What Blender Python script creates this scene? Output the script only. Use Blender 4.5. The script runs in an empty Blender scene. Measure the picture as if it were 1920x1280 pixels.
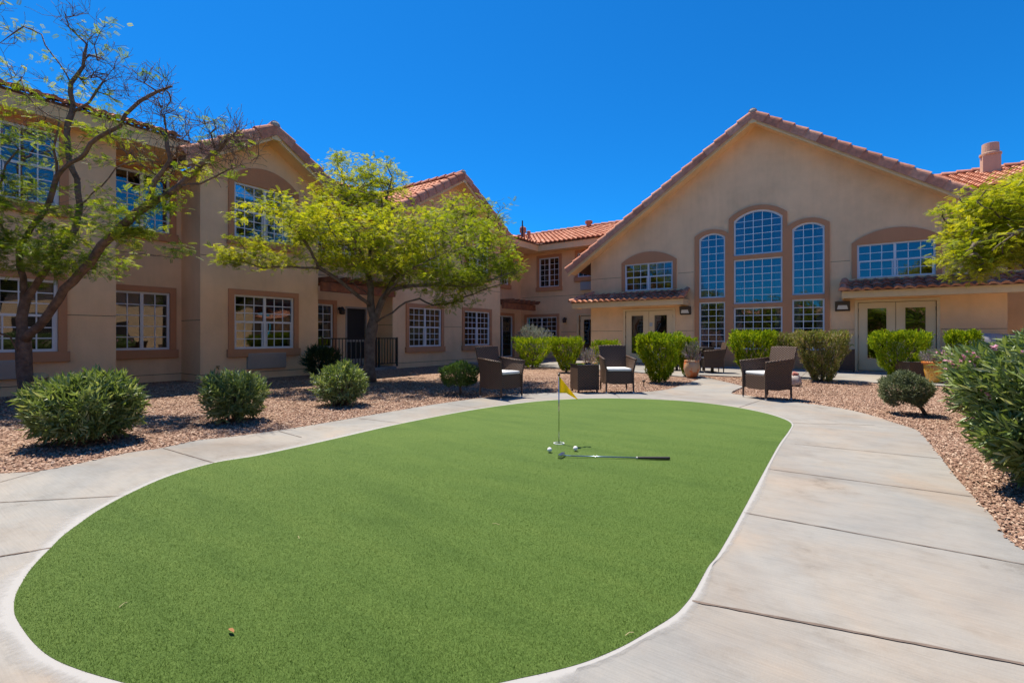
import bpy, bmesh, math, random
import numpy as np
from mathutils import Vector, Matrix
from mathutils.geometry import tessellate_polygon
random.seed(7); rng = np.random.default_rng(7)
S = bpy.context.scene
C = S.collection
R = math.radians
# ------------------------------------------------------------------ frame of reference
# buildings are axis aligned; camera stands at the origin 1.05 m up, turned 35 degrees to the left of +Y
CH = 1.05; HOR = 630.0; FP = 900.0
cs, sn = math.cos(R(35)), math.sin(R(35))
def W(x, d, z=0.0):            # metres right of / ahead of the camera -> world
    return Vector((cs*x - sn*d, sn*x + cs*d, z))
def G(px, py, z=0.0):          # where the line of sight meets the ground
    d = (CH - z)*FP/(py - HOR)
    return W((px-960)/FP*d, d, z)
def D(px, py, d):              # a point at a given distance
    return W((px-960)/FP*d, d, CH + (HOR-py)/FP*d)

# ------------------------------------------------------------------ materials
def nodes(name):
    m = bpy.data.materials.new(name); m.use_nodes = True
    nt = m.node_tree; nt.nodes.clear()
    out = nt.nodes.new('ShaderNodeOutputMaterial')
    return m, nt, out
def N(nt, t, **kw):
    n = nt.nodes.new(t)
    for k, v in kw.items():
        if k in n.inputs: n.inputs[k].default_value = v
        else: setattr(n, k, v)
    return n
def rgba(c): return (c[0], c[1], c[2], 1)
def ramp(nt, stops, fac):
    r = nt.nodes.new('ShaderNodeValToRGB'); e = r.color_ramp.elements
    while len(e) > 1: e.remove(e[0])
    e[0].position = stops[0][0]; e[0].color = rgba(stops[0][1])
    for p, c in stops[1:]:
        x = e.new(p); x.color = rgba(c)
    nt.links.new(fac, r.inputs['Fac']); return r
def simple(name, c1, c2=None, scale=2.0, rough=.8, bump=0, bscale=60, metal=0, spec=.5, detail=5, bdist=.01, lo=.35, hi=.65):
    m, nt, out = nodes(name); L = nt.links.new
    b = N(nt, 'ShaderNodeBsdfPrincipled', Roughness=rough, Metallic=metal)
    b.inputs['Specular IOR Level'].default_value = spec
    tc = N(nt, 'ShaderNodeTexCoord')
    if c2 is None: b.inputs['Base Color'].default_value = rgba(c1)
    else:
        n = N(nt, 'ShaderNodeTexNoise', Scale=scale, Detail=detail, Roughness=.6); L(tc.outputs['Object'], n.inputs['Vector'])
        r = ramp(nt, [(lo, c1), (hi, c2)], n.outputs['Fac']); L(r.outputs['Color'], b.inputs['Base Color'])
    if bump:
        n2 = N(nt, 'ShaderNodeTexNoise', Scale=bscale, Detail=4); L(tc.outputs['Object'], n2.inputs['Vector'])
        bp = N(nt, 'ShaderNodeBump', Strength=bump, Distance=bdist); L(n2.outputs['Fac'], bp.inputs['Height'])
        L(bp.outputs['Normal'], b.inputs['Normal'])
    L(b.outputs[0], out.inputs[0]); return m
def attr_mat(name, stops, rough=.6, trans=0, spec=.3, bump=0, bscale=80, tint=None):
    """colour by the 'rnd' attribute each leaf / stone / tile carries"""
    m, nt, out = nodes(name); L = nt.links.new
    a = N(nt, 'ShaderNodeAttribute'); a.attribute_name = 'rnd'
    r = ramp(nt, stops, a.outputs['Fac'])
    b = N(nt, 'ShaderNodeBsdfPrincipled', Roughness=rough); b.inputs['Specular IOR Level'].default_value = spec
    col = r.outputs['Color']
    if bump:
        tc = N(nt, 'ShaderNodeTexCoord')
        n2 = N(nt, 'ShaderNodeTexNoise', Scale=bscale, Detail=4); L(tc.outputs['Object'], n2.inputs['Vector'])
        bp = N(nt, 'ShaderNodeBump', Strength=bump, Distance=.01); L(n2.outputs['Fac'], bp.inputs['Height'])
        L(bp.outputs['Normal'], b.inputs['Normal'])
        n3 = N(nt, 'ShaderNodeTexNoise', Scale=9, Detail=6); L(tc.outputs['Object'], n3.inputs['Vector'])
        r3 = ramp(nt, [(.3, (.72, .72, .72)), (.7, (1.1, 1.08, 1.05))], n3.outputs['Fac'])
        mx = N(nt, 'ShaderNodeMix', data_type='RGBA', blend_type='MULTIPLY'); mx.inputs[0].default_value = 1
        L(col, mx.inputs[6]); L(r3.outputs['Color'], mx.inputs[7]); col = mx.outputs[2]
    L(col, b.inputs['Base Color'])
    if trans:
        t = N(nt, 'ShaderNodeBsdfTranslucent')
        g = N(nt, 'ShaderNodeMix', data_type='RGBA', blend_type='MULTIPLY'); g.inputs[0].default_value = 1
        g.inputs[7].default_value = rgba(tint or (1.3, 1.25, .5)); L(col, g.inputs[6]); L(g.outputs[2], t.inputs['Color'])
        mx2 = N(nt, 'ShaderNodeMixShader'); mx2.inputs[0].default_value = trans
        L(b.outputs[0], mx2.inputs[1]); L(t.outputs[0], mx2.inputs[2]); L(mx2.outputs[0], out.inputs[0])
    else: L(b.outputs[0], out.inputs[0])
    return m
def glass_mat(name, refl, tint, through):
    m, nt, out = nodes(name); L = nt.links.new
    tc = N(nt, 'ShaderNodeTexCoord')
    n = N(nt, 'ShaderNodeTexNoise', Scale=1.3, Detail=1); L(tc.outputs['Object'], n.inputs['Vector'])
    bp = N(nt, 'ShaderNodeBump', Strength=.2, Distance=.03); L(n.outputs['Fac'], bp.inputs['Height'])
    g = N(nt, 'ShaderNodeBsdfGlossy', Roughness=.01); g.inputs['Color'].default_value = rgba(tint); L(bp.outputs['Normal'], g.inputs['Normal'])
    t = N(nt, 'ShaderNodeBsdfTransparent'); t.inputs['Color'].default_value = rgba(through)
    f = N(nt, 'ShaderNodeFresnel', IOR=1.5)
    ad = N(nt, 'ShaderNodeMath', operation='ADD', use_clamp=True); ad.inputs[1].default_value = refl; L(f.outputs[0], ad.inputs[0])
    mx = N(nt, 'ShaderNodeMixShader'); L(ad.outputs[0], mx.inputs[0]); L(t.outputs[0], mx.inputs[1]); L(g.outputs[0], mx.inputs[2])
    L(mx.outputs[0], out.inputs[0]); return m
def stucco(name, c, var=.08):
    m, nt, out = nodes(name); L = nt.links.new
    b = N(nt, 'ShaderNodeBsdfPrincipled', Roughness=.92); b.inputs['Specular IOR Level'].default_value = .2
    tc = N(nt, 'ShaderNodeTexCoord')
    n = N(nt, 'ShaderNodeTexNoise', Scale=.7, Detail=8, Roughness=.62); L(tc.outputs['Object'], n.inputs['Vector'])
    lo = tuple(x*(1-var*2.2) for x in c); hi = tuple(x*(1+var*1.4) for x in c)
    r = ramp(nt, [(.3, lo), (.52, c), (.72, hi)], n.outputs['Fac'])
    mp = N(nt, 'ShaderNodeMapping'); mp.inputs['Scale'].default_value = (3.2, 3.2, .35); L(tc.outputs['Object'], mp.inputs['Vector'])
    ns = N(nt, 'ShaderNodeTexNoise', Scale=1.6, Detail=5, Roughness=.6); L(mp.outputs[0], ns.inputs['Vector'])
    rs = ramp(nt, [(.3, (.955, .95, .945)), (.55, (1, 1, 1)), (.8, (1.02, 1.015, 1.01))], ns.outputs['Fac'])
    mm = N(nt, 'ShaderNodeMix', data_type='RGBA', blend_type='MULTIPLY'); mm.inputs[0].default_value = 1
    L(r.outputs['Color'], mm.inputs[6]); L(rs.outputs['Color'], mm.inputs[7]); L(mm.outputs[2], b.inputs['Base Color'])
    n2 = N(nt, 'ShaderNodeTexNoise', Scale=38, Detail=5, Roughness=.65); L(tc.outputs['Object'], n2.inputs['Vector'])
    n3 = N(nt, 'ShaderNodeTexNoise', Scale=2.4, Detail=3); L(tc.outputs['Object'], n3.inputs['Vector'])
    ma = N(nt, 'ShaderNodeMath', operation='MULTIPLY_ADD'); ma.inputs[1].default_value = 2.2
    L(n3.outputs['Fac'], ma.inputs[0]); L(n2.outputs['Fac'], ma.inputs[2])
    bp = N(nt, 'ShaderNodeBump', Strength=.5, Distance=.012); L(ma.outputs[0], bp.inputs['Height']); L(bp.outputs['Normal'], b.inputs['Normal'])
    L(b.outputs[0], out.inputs[0]); return m
def wicker(name):
    m, nt, out = nodes(name); L = nt.links.new
    b = N(nt, 'ShaderNodeBsdfPrincipled', Roughness=.5); b.inputs['Specular IOR Level'].default_value = .3
    tc = N(nt, 'ShaderNodeTexCoord'); sp = N(nt, 'ShaderNodeSeparateXYZ'); L(tc.outputs['Object'], sp.inputs[0])
    ad = N(nt, 'ShaderNodeMath', operation='ADD'); L(sp.outputs[0], ad.inputs[0]); L(sp.outputs[1], ad.inputs[1])
    def wave(src, k, ph=0):
        a = N(nt, 'ShaderNodeMath', operation='MULTIPLY_ADD'); a.inputs[1].default_value = k; a.inputs[2].default_value = ph; L(src, a.inputs[0])
        s_ = N(nt, 'ShaderNodeMath', operation='SINE'); L(a.outputs[0], s_.inputs[0]); return s_.outputs[0]
    h = wave(ad.outputs[0], 110); v = wave(sp.outputs[2], 210)
    mu = N(nt, 'ShaderNodeMath', operation='MULTIPLY'); L(h, mu.inputs[0]); L(v, mu.inputs[1])
    r = ramp(nt, [(.2, (.020, .012, .008)), (.5, (.075, .044, .030)), (.8, (.16, .10, .07))], mu.outputs[0])
    mr = N(nt, 'ShaderNodeMapRange'); mr.inputs['From Min'].default_value = -1; L(mu.outputs[0], mr.inputs['Value']); L(mr.outputs[0], r.inputs['Fac'])
    L(r.outputs['Color'], b.inputs['Base Color'])
    bp = N(nt, 'ShaderNodeBump', Strength=.7, Distance=.006); L(mu.outputs[0], bp.inputs['Height']); L(bp.outputs['Normal'], b.inputs['Normal'])
    L(b.outputs[0], out.inputs[0]); return m
def concrete():
    m, nt, out = nodes('concrete'); L = nt.links.new
    b = N(nt, 'ShaderNodeBsdfPrincipled', Roughness=.85); b.inputs['Specular IOR Level'].default_value = .25
    tc = N(nt, 'ShaderNodeTexCoord')
    n = N(nt, 'ShaderNodeTexNoise', Scale=.55, Detail=7, Roughness=.65, Distortion=.6); L(tc.outputs['Object'], n.inputs['Vector'])
    r = ramp(nt, [(.28, (.185, .172, .155)), (.43, (.245, .235, .22)), (.56, (.285, .273, .252)), (.75, (.33, .30, .262))], n.outputs['Fac'])
    mp = N(nt, 'ShaderNodeMapping'); mp.inputs['Scale'].default_value = (1, 2.6, 1); mp.inputs['Rotation'].default_value = (0, 0, R(22)); L(tc.outputs['Object'], mp.inputs['Vector'])
    n2 = N(nt, 'ShaderNodeTexNoise', Scale=3.5, Detail=7, Roughness=.7); L(mp.outputs[0], n2.inputs['Vector'])
    r2 = ramp(nt, [(.3, (.86, .855, .85)), (.5, (1, 1, 1)), (.75, (1.06, 1.045, 1.03))], n2.outputs['Fac'])
    mm = N(nt, 'ShaderNodeMix', data_type='RGBA', blend_type='MULTIPLY'); mm.inputs[0].default_value = .8
    L(r.outputs['Color'], mm.inputs[6]); L(r2.outputs['Color'], mm.inputs[7])
    n4 = N(nt, 'ShaderNodeTexNoise', Scale=2.1, Detail=9, Roughness=.75); L(tc.outputs['Object'], n4.inputs['Vector'])
    r4 = ramp(nt, [(.30, (.60, .56, .52)), (.40, (.92, .90, .88)), (.5, (1, 1, 1)), (.68, (1.04, 1.0, .96))], n4.outputs['Fac'])
    m4 = N(nt, 'ShaderNodeMix', data_type='RGBA', blend_type='MULTIPLY'); m4.inputs[0].default_value = .8
    L(mm.outputs[2], m4.inputs[6]); L(r4.outputs['Color'], m4.inputs[7]); 
    n5 = N(nt, 'ShaderNodeTexNoise', Scale=.9, Detail=6, Roughness=.6, Distortion=.8); mp5 = N(nt, 'ShaderNodeMapping'); mp5.inputs['Location'].default_value = (7, 3, 0); L(tc.outputs['Object'], mp5.inputs['Vector']); L(mp5.outputs[0], n5.inputs['Vector'])
    r5 = ramp(nt, [(.30, (.88, .93, .97)), (.45, (.98, .99, .99)), (.55, (1.0, .97, .93)), (.68, (1.08, .97, .87))], n5.outputs['Fac'])
    m5 = N(nt, 'ShaderNodeMix', data_type='RGBA', blend_type='MULTIPLY'); m5.inputs[0].default_value = 1; L(m4.outputs[2], m5.inputs[6]); L(r5.outputs['Color'], m5.inputs[7])
    mp6 = N(nt, 'ShaderNodeMapping'); mp6.inputs['Scale'].default_value = (2, 60, 1); mp6.inputs['Rotation'].default_value = (0, 0, R(24)); L(tc.outputs['Object'], mp6.inputs['Vector'])
    n6 = N(nt, 'ShaderNodeTexNoise', Scale=2.2, Detail=3); L(mp6.outputs[0], n6.inputs['Vector'])
    r6 = ramp(nt, [(.3, (.93, .93, .93)), (.7, (1.05, 1.05, 1.05))], n6.outputs['Fac'])
    m6 = N(nt, 'ShaderNodeMix', data_type='RGBA', blend_type='MULTIPLY'); m6.inputs[0].default_value = 1; L(m5.outputs[2], m6.inputs[6]); L(r6.outputs['Color'], m6.inputs[7]); L(m6.outputs[2], b.inputs['Base Color'])
    n3 = N(nt, 'ShaderNodeTexNoise', Scale=120, Detail=5); L(tc.outputs['Object'], n3.inputs['Vector'])
    bp = N(nt, 'ShaderNodeBump', Strength=.35, Distance=.004); L(n3.outputs['Fac'], bp.inputs['Height'])
    bp2 = N(nt, 'ShaderNodeBump', Strength=.25, Distance=.01); L(n2.outputs['Fac'], bp2.inputs['Height']); L(bp.outputs['Normal'], bp2.inputs['Normal'])
    L(bp2.outputs['Normal'], b.inputs['Normal']); L(b.outputs[0], out.inputs[0]); return m
def gravel_base():
    m, nt, out = nodes('gravel_bed'); L = nt.links.new
    b = N(nt, 'ShaderNodeBsdfPrincipled', Roughness=.9); b.inputs['Specular IOR Level'].default_value = .2
    tc = N(nt, 'ShaderNodeTexCoord')
    v = N(nt, 'ShaderNodeTexVoronoi', Scale=34); L(tc.outputs['Object'], v.inputs['Vector'])
    sp = N(nt, 'ShaderNodeSeparateColor'); L(v.outputs['Color'], sp.inputs[0])
    r = ramp(nt, GRAVEL, sp.outputs[0])
    n = N(nt, 'ShaderNodeTexNoise', Scale=.8, Detail=5); L(tc.outputs['Object'], n.inputs['Vector'])
    r2 = ramp(nt, [(.3, (.8, .78, .76)), (.7, (1.1, 1.08, 1.06))], n.outputs['Fac'])
    mm = N(nt, 'ShaderNodeMix', data_type='RGBA', blend_type='MULTIPLY'); mm.inputs[0].default_value = 1
    L(r.outputs['Color'], mm.inputs[6]); L(r2.outputs['Color'], mm.inputs[7]); L(mm.outputs[2], b.inputs['Base Color'])
    bp = N(nt, 'ShaderNodeBump', Strength=1, Distance=.03, invert=True); L(v.outputs['Distance'], bp.inputs['Height']); L(bp.outputs['Normal'], b.inputs['Normal'])
    L(b.outputs[0], out.inputs[0]); return m
def turf():
    m, nt, out = nodes('artificial_turf'); L = nt.links.new
    b = N(nt, 'ShaderNodeBsdfPrincipled', Roughness=.75); b.inputs['Specular IOR Level'].default_value = .2
    tc = N(nt, 'ShaderNodeTexCoord')
    n = N(nt, 'ShaderNodeTexNoise', Scale=130, Detail=6, Roughness=.75); L(tc.outputs['Object'], n.inputs['Vector'])
    r = ramp(nt, [(.3, (.044, .086, .012)), (.5, (.081, .142, .024)), (.68, (.13, .20, .046))], n.outputs['Fac'])
    mpt = N(nt, 'ShaderNodeMapping'); mpt.inputs['Scale'].default_value = (.8, 3.2, 1); mpt.inputs['Rotation'].default_value = (0, 0, R(-28)); L(tc.outputs['Object'], mpt.inputs['Vector'])
    n2 = N(nt, 'ShaderNodeTexNoise', Scale=1.1, Detail=7, Roughness=.7); L(mpt.outputs[0], n2.inputs['Vector'])
    r2 = ramp(nt, [(.3, (.74, .80, .74)), (.5, (1, 1, 1)), (.7, (1.16, 1.08, 1.1))], n2.outputs['Fac'])
    mm = N(nt, 'ShaderNodeMix', data_type='RGBA', blend_type='MULTIPLY'); mm.inputs[0].default_value = 1
    L(r.outputs['Color'], mm.inputs[6]); L(r2.outputs['Color'], mm.inputs[7]); L(mm.outputs[2], b.inputs['Base Color'])
    bp = N(nt, 'ShaderNodeBump', Strength=.8, Distance=.012); L(n.outputs['Fac'], bp.inputs['Height']); L(bp.outputs['Normal'], b.inputs['Normal'])
    L(b.outputs[0], out.inputs[0]); return m

GRAVEL = [(0, (.09, .045, .03)), (.25, (.18, .10, .068)), (.5, (.28, .172, .12)), (.75, (.39, .265, .19)), (1, (.56, .44, .34))]
WALL = stucco('wall_stucco', (.87, .565, .315))
TRIM = stucco('trim_stucco', (.56, .26, .128), .03)
FASC = stucco('fascia_stucco', (.80, .56, .30), .03)
LOWW = stucco('pale_stucco', (.74, .54, .32), .04)
TILE = attr_mat('clay_tile', [(0, (.33, .125, .075)), (.35, (.46, .195, .12)), (.7, (.56, .27, .175)), (1, (.66, .38, .27))], rough=.85, bump=.4, spec=.2)
CAPT = attr_mat('rake_tile', [(0, (.46, .17, .10)), (.5, (.60, .26, .165)), (1, (.70, .36, .24))], rough=.85, bump=.4, spec=.2)
MORT = simple('mortar', (.42, .38, .34), (.3, .26, .22), 20, .9, .5)
UNDR = simple('roof_felt', (.12, .06, .045), rough=.95)
WHITE = simple('white_vinyl', (.74, .74, .73), (.68, .68, .68), 3, .45)
GRID = simple('white_grille', (.70, .72, .73), rough=.5)
GLH = glass_mat('hall_glass', .09, (.88, .86, .90), (.55, .60, .68))
GLL = glass_mat('room_glass', .07, (.9, .88, .88), (.5, .52, .52))
GLU = glass_mat('upper_glass', .12, (.88, .86, .85), (.55, .58, .6))
GLD = glass_mat('door_glass', .16, (.85, .9, .95), (.45, .45, .42))
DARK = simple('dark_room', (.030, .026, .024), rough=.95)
BLIND = simple('blind', (.55, .55, .53), rough=.7)
CURT = simple('curtain', (.66, .68, .66), (.40, .44, .46), 6, .9)
SCREEN = simple('insect_screen', (.02, .018, .017), rough=.7)
JOINT = simple('dark_joint', (.10, .07, .05), rough=1)  # dark tone of the stucco control joints
DOORP = simple('door_paint', (.78, .60, .36), (.74, .565, .335), 2, .5)
ACM = simple('ac_paint', (.40, .34, .28), (.36, .31, .26), 3, .5)
WOOD = simple('stained_wood', (.34, .115, .045), (.17, .06, .028), 5, .75, .5, 30)
IRON = simple('black_iron', (.018, .016, .016), rough=.45, metal=.3)
BRONZE = simple('bronze', (.05, .04, .035), rough=.4, metal=.6)
BRASS = simple('brass', (.35, .22, .10), rough=.35, metal=.9)
LENS = simple('lens', (.62, .60, .55), rough=.25)
STEEL = simple('steel', (.55, .57, .6), rough=.22, metal=1)
BLUEST = simple('blue_shaft', (.22, .30, .40), rough=.25, metal=.8)
RUBBER = simple('grip_rubber', (.02, .018, .02), rough=.6, bump=.4, bscale=300)
YEL = attr_mat('flag_nylon', [(0, (.92, .74, .015)), (1, (.92, .74, .015))], .6, .45, tint=(1.15, 1.1, 1))
WHT = simple('white_paint', (.80, .80, .80), rough=.35)
CUSH = simple('cushion_fabric', (.70, .71, .70), (.62, .63, .63), 30, .9, .3, 200)
WICK = wicker('brown_wicker')
CONC = concrete(); GRAV = gravel_base(); TURF = turf()
def chalk():
    m, nt, out = nodes('chalky_edge'); L = nt.links.new
    b = N(nt, 'ShaderNodeBsdfPrincipled', Roughness=.95); b.inputs['Base Color'].default_value = (.41, .405, .39, 1)
    a = N(nt, 'ShaderNodeAttribute'); a.attribute_name = 'rnd'
    tc = N(nt, 'ShaderNodeTexCoord'); n = N(nt, 'ShaderNodeTexNoise', Scale=26, Detail=8, Roughness=.75); L(tc.outputs['Object'], n.inputs['Vector'])
    ma = N(nt, 'ShaderNodeMath', operation='MULTIPLY_ADD'); ma.inputs[1].default_value = 1.1; L(a.outputs['Fac'], ma.inputs[0]); L(n.outputs['Fac'], ma.inputs[2])
    mr = N(nt, 'ShaderNodeMapRange'); mr.inputs['From Min'].default_value = .62; mr.inputs['From Max'].default_value = 1.45; mr.inputs['To Max'].default_value = .8; L(ma.outputs[0], mr.inputs['Value'])
    t = N(nt, 'ShaderNodeBsdfTransparent'); mx = N(nt, 'ShaderNodeMixShader'); L(mr.outputs[0], mx.inputs[0]); L(t.outputs[0], mx.inputs[1]); L(b.outputs[0], mx.inputs[2]); L(mx.outputs[0], out.inputs[0]); return m
RIM = chalk()
GROOVE = simple('path_joint', (.17, .13, .105), (.10, .075, .06), 12, .95)
BARK = simple('bark', (.22, .145, .10), (.10, .064, .046), 9, .95, 1, 26, bdist=.03)
BARK2 = simple('light_bark', (.19, .15, .11), (.10, .075, .055), 9, .95, 1, 30, bdist=.02)
CUTW = simple('cut_wood', (.52, .36, .17), (.40, .26, .12), 20, .9)
L_MES = attr_mat('mesquite_leaf', [(0, (.05, .11, .015)), (.35, (.13, .22, .022)), (.7, (.30, .37, .03)), (1, (.52, .50, .04))], .55, .45)
L_SUN = attr_mat('yellow_green_leaf', [(0, (.10, .16, .015)), (.35, (.24, .31, .02)), (.7, (.44, .46, .025)), (1, (.62, .56, .03))], .55, .5)
L_OLE = attr_mat('oleander_leaf', [(0, (.06, .10, .03)), (.3, (.13, .20, .06)), (.55, (.20, .28, .10)), (.75, (.33, .40, .19)), (.9, (.48, .52, .30)), (1, (.62, .56, .38))], .42, .28, .5)
L_HOP = attr_mat('hopbush_leaf', [(0, (.05, .11, .006)), (.35, (.15, .25, .010)), (.7, (.34, .43, .014)), (.92, (.56, .56, .03)), (1, (.48, .38, .12))], .55, .38, spec=.15)
L_DRY = attr_mat('dry_hop_leaf', [(0, (.10, .14, .02)), (.35, (.20, .26, .04)), (.6, (.30, .26, .13)), (1, (.42, .34, .22))], .5, .3)
L_DRK = attr_mat('dark_leaf', [(0, (.02, .045, .014)), (.6, (.045, .085, .025)), (1, (.09, .13, .045))], .45, .2)
L_PIN = attr_mat('clipped_leaf', [(0, (.045, .10, .022)), (.5, (.085, .16, .035)), (1, (.17, .24, .06))], .5, .25)
L_GRY = attr_mat('grey_green_leaf', [(0, (.09, .12, .055)), (.5, (.16, .195, .095)), (1, (.27, .29, .16))], .6, .2, tint=(1, 1, .7))
L_SAG = attr_mat('silver_leaf', [(0, (.16, .17, .13)), (.5, (.27, .29, .24)), (1, (.45, .47, .40))], .7, .2, tint=(1, 1, .8))
L_LAV = attr_mat('lavender_leaf', [(0, (.12, .15, .09)), (.6, (.24, .25, .19)), (.8, (.26, .18, .40)), (1, (.36, .26, .55))], .7, .2, tint=(1, 1, 1))
PINK = attr_mat('pink_petal', [(0, (.75, .30, .45)), (1, (.85, .58, .66))], .5, .4, tint=(1, .9, .95))
STONE = attr_mat('stone', GRAVEL, .9)
BLADE = attr_mat('turf_blade', [(0, (.058, .112, .014)), (.5, (.088, .157, .022)), (1, (.135, .218, .042))], .6, .3, tint=(1.1, 1.1, .8))
ROCK = simple('pale_rock', (.46, .42, .38), (.30, .26, .23), 8, .9, .8, 20)
ROCKR = simple('red_rock', (.42, .16, .12), (.30, .11, .09), 10, .9, .8, 20)
GCOV = simple('grey_cover', (.36, .36, .38), (.28, .28, .31), 3, .6, .3, 8)
def talavera():
    m, nt, out = nodes('painted_pottery'); L = nt.links.new
    b = N(nt, 'ShaderNodeBsdfPrincipled', Roughness=.25)
    tc = N(nt, 'ShaderNodeTexCoord'); v = N(nt, 'ShaderNodeTexVoronoi', Scale=11); L(tc.outputs['Object'], v.inputs['Vector'])
    r = ramp(nt, [(.0, (.55, .06, .02)), (.25, (.75, .30, .02)), (.42, (.80, .52, .08)), (.55, (.62, .28, .05)), (.8, (.72, .40, .08))], v.outputs['Distance'])
    L(r.outputs['Color'], b.inputs['Base Color']); L(b.outputs[0], out.inputs[0]); return m
TALA = talavera()
TERRA = simple('orange_glaze', (.66, .22, .04), (.55, .16, .03), 6, .3)
CREAM = simple('cream_pot', (.50, .36, .22), (.55, .18, .06), 5, .4, lo=.5, hi=.56)
PANEL = simple('sticker', (.42, .45, .46), rough=.5)

# ------------------------------------------------------------------ mesh helpers
def link(o, parent=None):
    C.objects.link(o)
    if parent is not None: o.parent = parent
    return o
def tag(o, label=None, cat=None, group=None, kind=None):
    for k, v in (('label', label), ('category', cat), ('group', group), ('kind', kind)):
        if v: o[k] = v
    return o
def thing(name, label, cat, loc=(0, 0, 0), rz=0, group=None):
    o = bpy.data.objects.new(name, None); o.location = loc; o.rotation_euler = (0, 0, rz); o.empty_display_size = .2
    C.objects.link(o); return tag(o, label, cat, group)
def copy_tree(o, parent=None):
    c = o.copy(); C.objects.link(c); c.parent = parent
    for ch in list(o.children): copy_tree(ch, c)
    return c
class MB:
    def __init__(s): s.v = []; s.f = []; s.r = []
    def add(s, vs, fs, rnd=0.5):
        b = len(s.v); s.v += [tuple(v) for v in vs]; s.f += [tuple(b+i for i in f) for f in fs]; s.r += [rnd]*len(vs); return s
    def box(s, x0, x1, y0, y1, z0, z1, M=None):
        vs = [Vector((x, y, z)) for x in (x0, x1) for y in (y0, y1) for z in (z0, z1)]
        if M is not None: vs = [M @ v for v in vs]
        return s.add(vs, [(0, 1, 3, 2), (4, 6, 7, 5), (0, 4, 5, 1), (2, 3, 7, 6), (0, 2, 6, 4), (1, 5, 7, 3)])
    def mbox(s, m, s0, s1, z0, z1, o0, o1):
        vs = [m(a, z, o) for a in (s0, s1) for z in (z0, z1) for o in (o0, o1)]
        return s.add(vs, [(0, 1, 3, 2), (4, 6, 7, 5), (0, 4, 5, 1), (2, 3, 7, 6), (0, 2, 6, 4), (1, 5, 7, 3)])
    def prism(s, m, loops, o0, o1):
        flat = [p for l in loops for p in l]; n = len(flat)
        tris = tessellate_polygon([[Vector((p[0], p[1], 0)) for p in l] for l in loops])
        vs = [m(p[0], p[1], o1) for p in flat] + [m(p[0], p[1], o0) for p in flat]
        fs = [tuple(t) for t in tris] + [tuple(n+i for i in reversed(t)) for t in tris]
        b = 0
        for l in loops:
            k = len(l)
            fs += [(b+i, b+(i+1) % k, n+b+(i+1) % k, n+b+i) for i in range(k)]; b += k
        return s.add(vs, fs)
    def tube(s, pts, rad, n=8, cap=True, rnd=.5):
        pts = [Vector(p) for p in pts]
        if not hasattr(rad, '__len__'): rad = [rad]*len(pts)
        vs = []; up = None
        for i, p in enumerate(pts):
            t = (pts[min(i+1, len(pts)-1)] - pts[max(i-1, 0)])
            t = t.normalized() if t.length > 1e-9 else Vector((0, 0, 1))
            if up is None: up = t.orthogonal().normalized()
            else:
                up = up - t*up.dot(t); up = up.normalized() if up.length > 1e-6 else t.orthogonal().normalized()
            b = t.cross(up)
            for k in range(n):
                a = 2*math.pi*k/n; vs.append(p + (up*math.cos(a) + b*math.sin(a))*rad[i])
        fs = []
        for i in range(len(pts)-1):
            for k in range(n):
                fs.append((i*n+k, i*n+(k+1) % n, (i+1)*n+(k+1) % n, (i+1)*n+k))
        if cap: fs += [tuple(reversed(range(n))), tuple(range((len(pts)-1)*n, len(pts)*n))]
        return s.add(vs, fs, rnd)
    def lathe(s, prof, n=20, c=(0, 0, 0)):
        vs = []; fs = []
        for r, z in prof:
            for k in range(n):
                a = 2*math.pi*k/n; vs.append((c[0]+r*math.cos(a), c[1]+r*math.sin(a), c[2]+z))
        for i in range(len(prof)-1):
            for k in range(n): fs.append((i*n+k, i*n+(k+1) % n, (i+1)*n+(k+1) % n, (i+1)*n+k))
        fs += [tuple(reversed(range(n))), tuple(range((len(prof)-1)*n, len(prof)*n))]
        return s.add(vs, fs)
    def build(s, name, mat, parent=None, smooth=False, bevel=0, recalc=True):
        me = bpy.data.meshes.new(name); me.from_pydata(s.v, [], s.f)
        a = me.attributes.new('rnd', 'FLOAT', 'POINT'); a.data.foreach_set('value', np.array(s.r, dtype=np.float32))
        if recalc:
            bm = bmesh.new(); bm.from_mesh(me); bmesh.ops.recalc_face_normals(bm, faces=bm.faces); bm.to_mesh(me); bm.free()
        me.materials.append(mat)
        if smooth: me.polygons.foreach_set('use_smooth', [True]*len(me.polygons))
        me.update()
        o = bpy.data.objects.new(name, me)
        if bevel:
            md = o.modifiers.new('bevel', 'BEVEL'); md.width = bevel; md.segments = 2; md.limit_method = 'ANGLE'
        return link(o, parent)
def arr_mesh(name, V, F, mat, rnd=None, parent=None, smooth=False):
    V = np.asarray(V, np.float32); F = np.asarray(F, np.int32); k = F.shape[1]
    me = bpy.data.meshes.new(name); me.vertices.add(len(V)); me.vertices.foreach_set('co', V.ravel())
    me.loops.add(F.size); me.loops.foreach_set('vertex_index', F.ravel())
    me.polygons.add(len(F)); me.polygons.foreach_set('loop_start', np.arange(0, F.size, k, dtype=np.int32))
    try: me.polygons.foreach_set('loop_total', np.full(len(F), k, np.int32))
    except Exception: pass
    if rnd is not None:
        a = me.attributes.new('rnd', 'FLOAT', 'POINT'); a.data.foreach_set('value', np.asarray(rnd, np.float32))
    me.materials.append(mat); me.update(calc_edges=True); me.validate()
    if smooth: me.polygons.foreach_set('use_smooth', np.ones(len(me.polygons), bool))
    return link(bpy.data.objects.new(name, me), parent)
def norm(v): return v/np.maximum(np.linalg.norm(v, axis=-1, keepdims=True), 1e-9)
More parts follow.
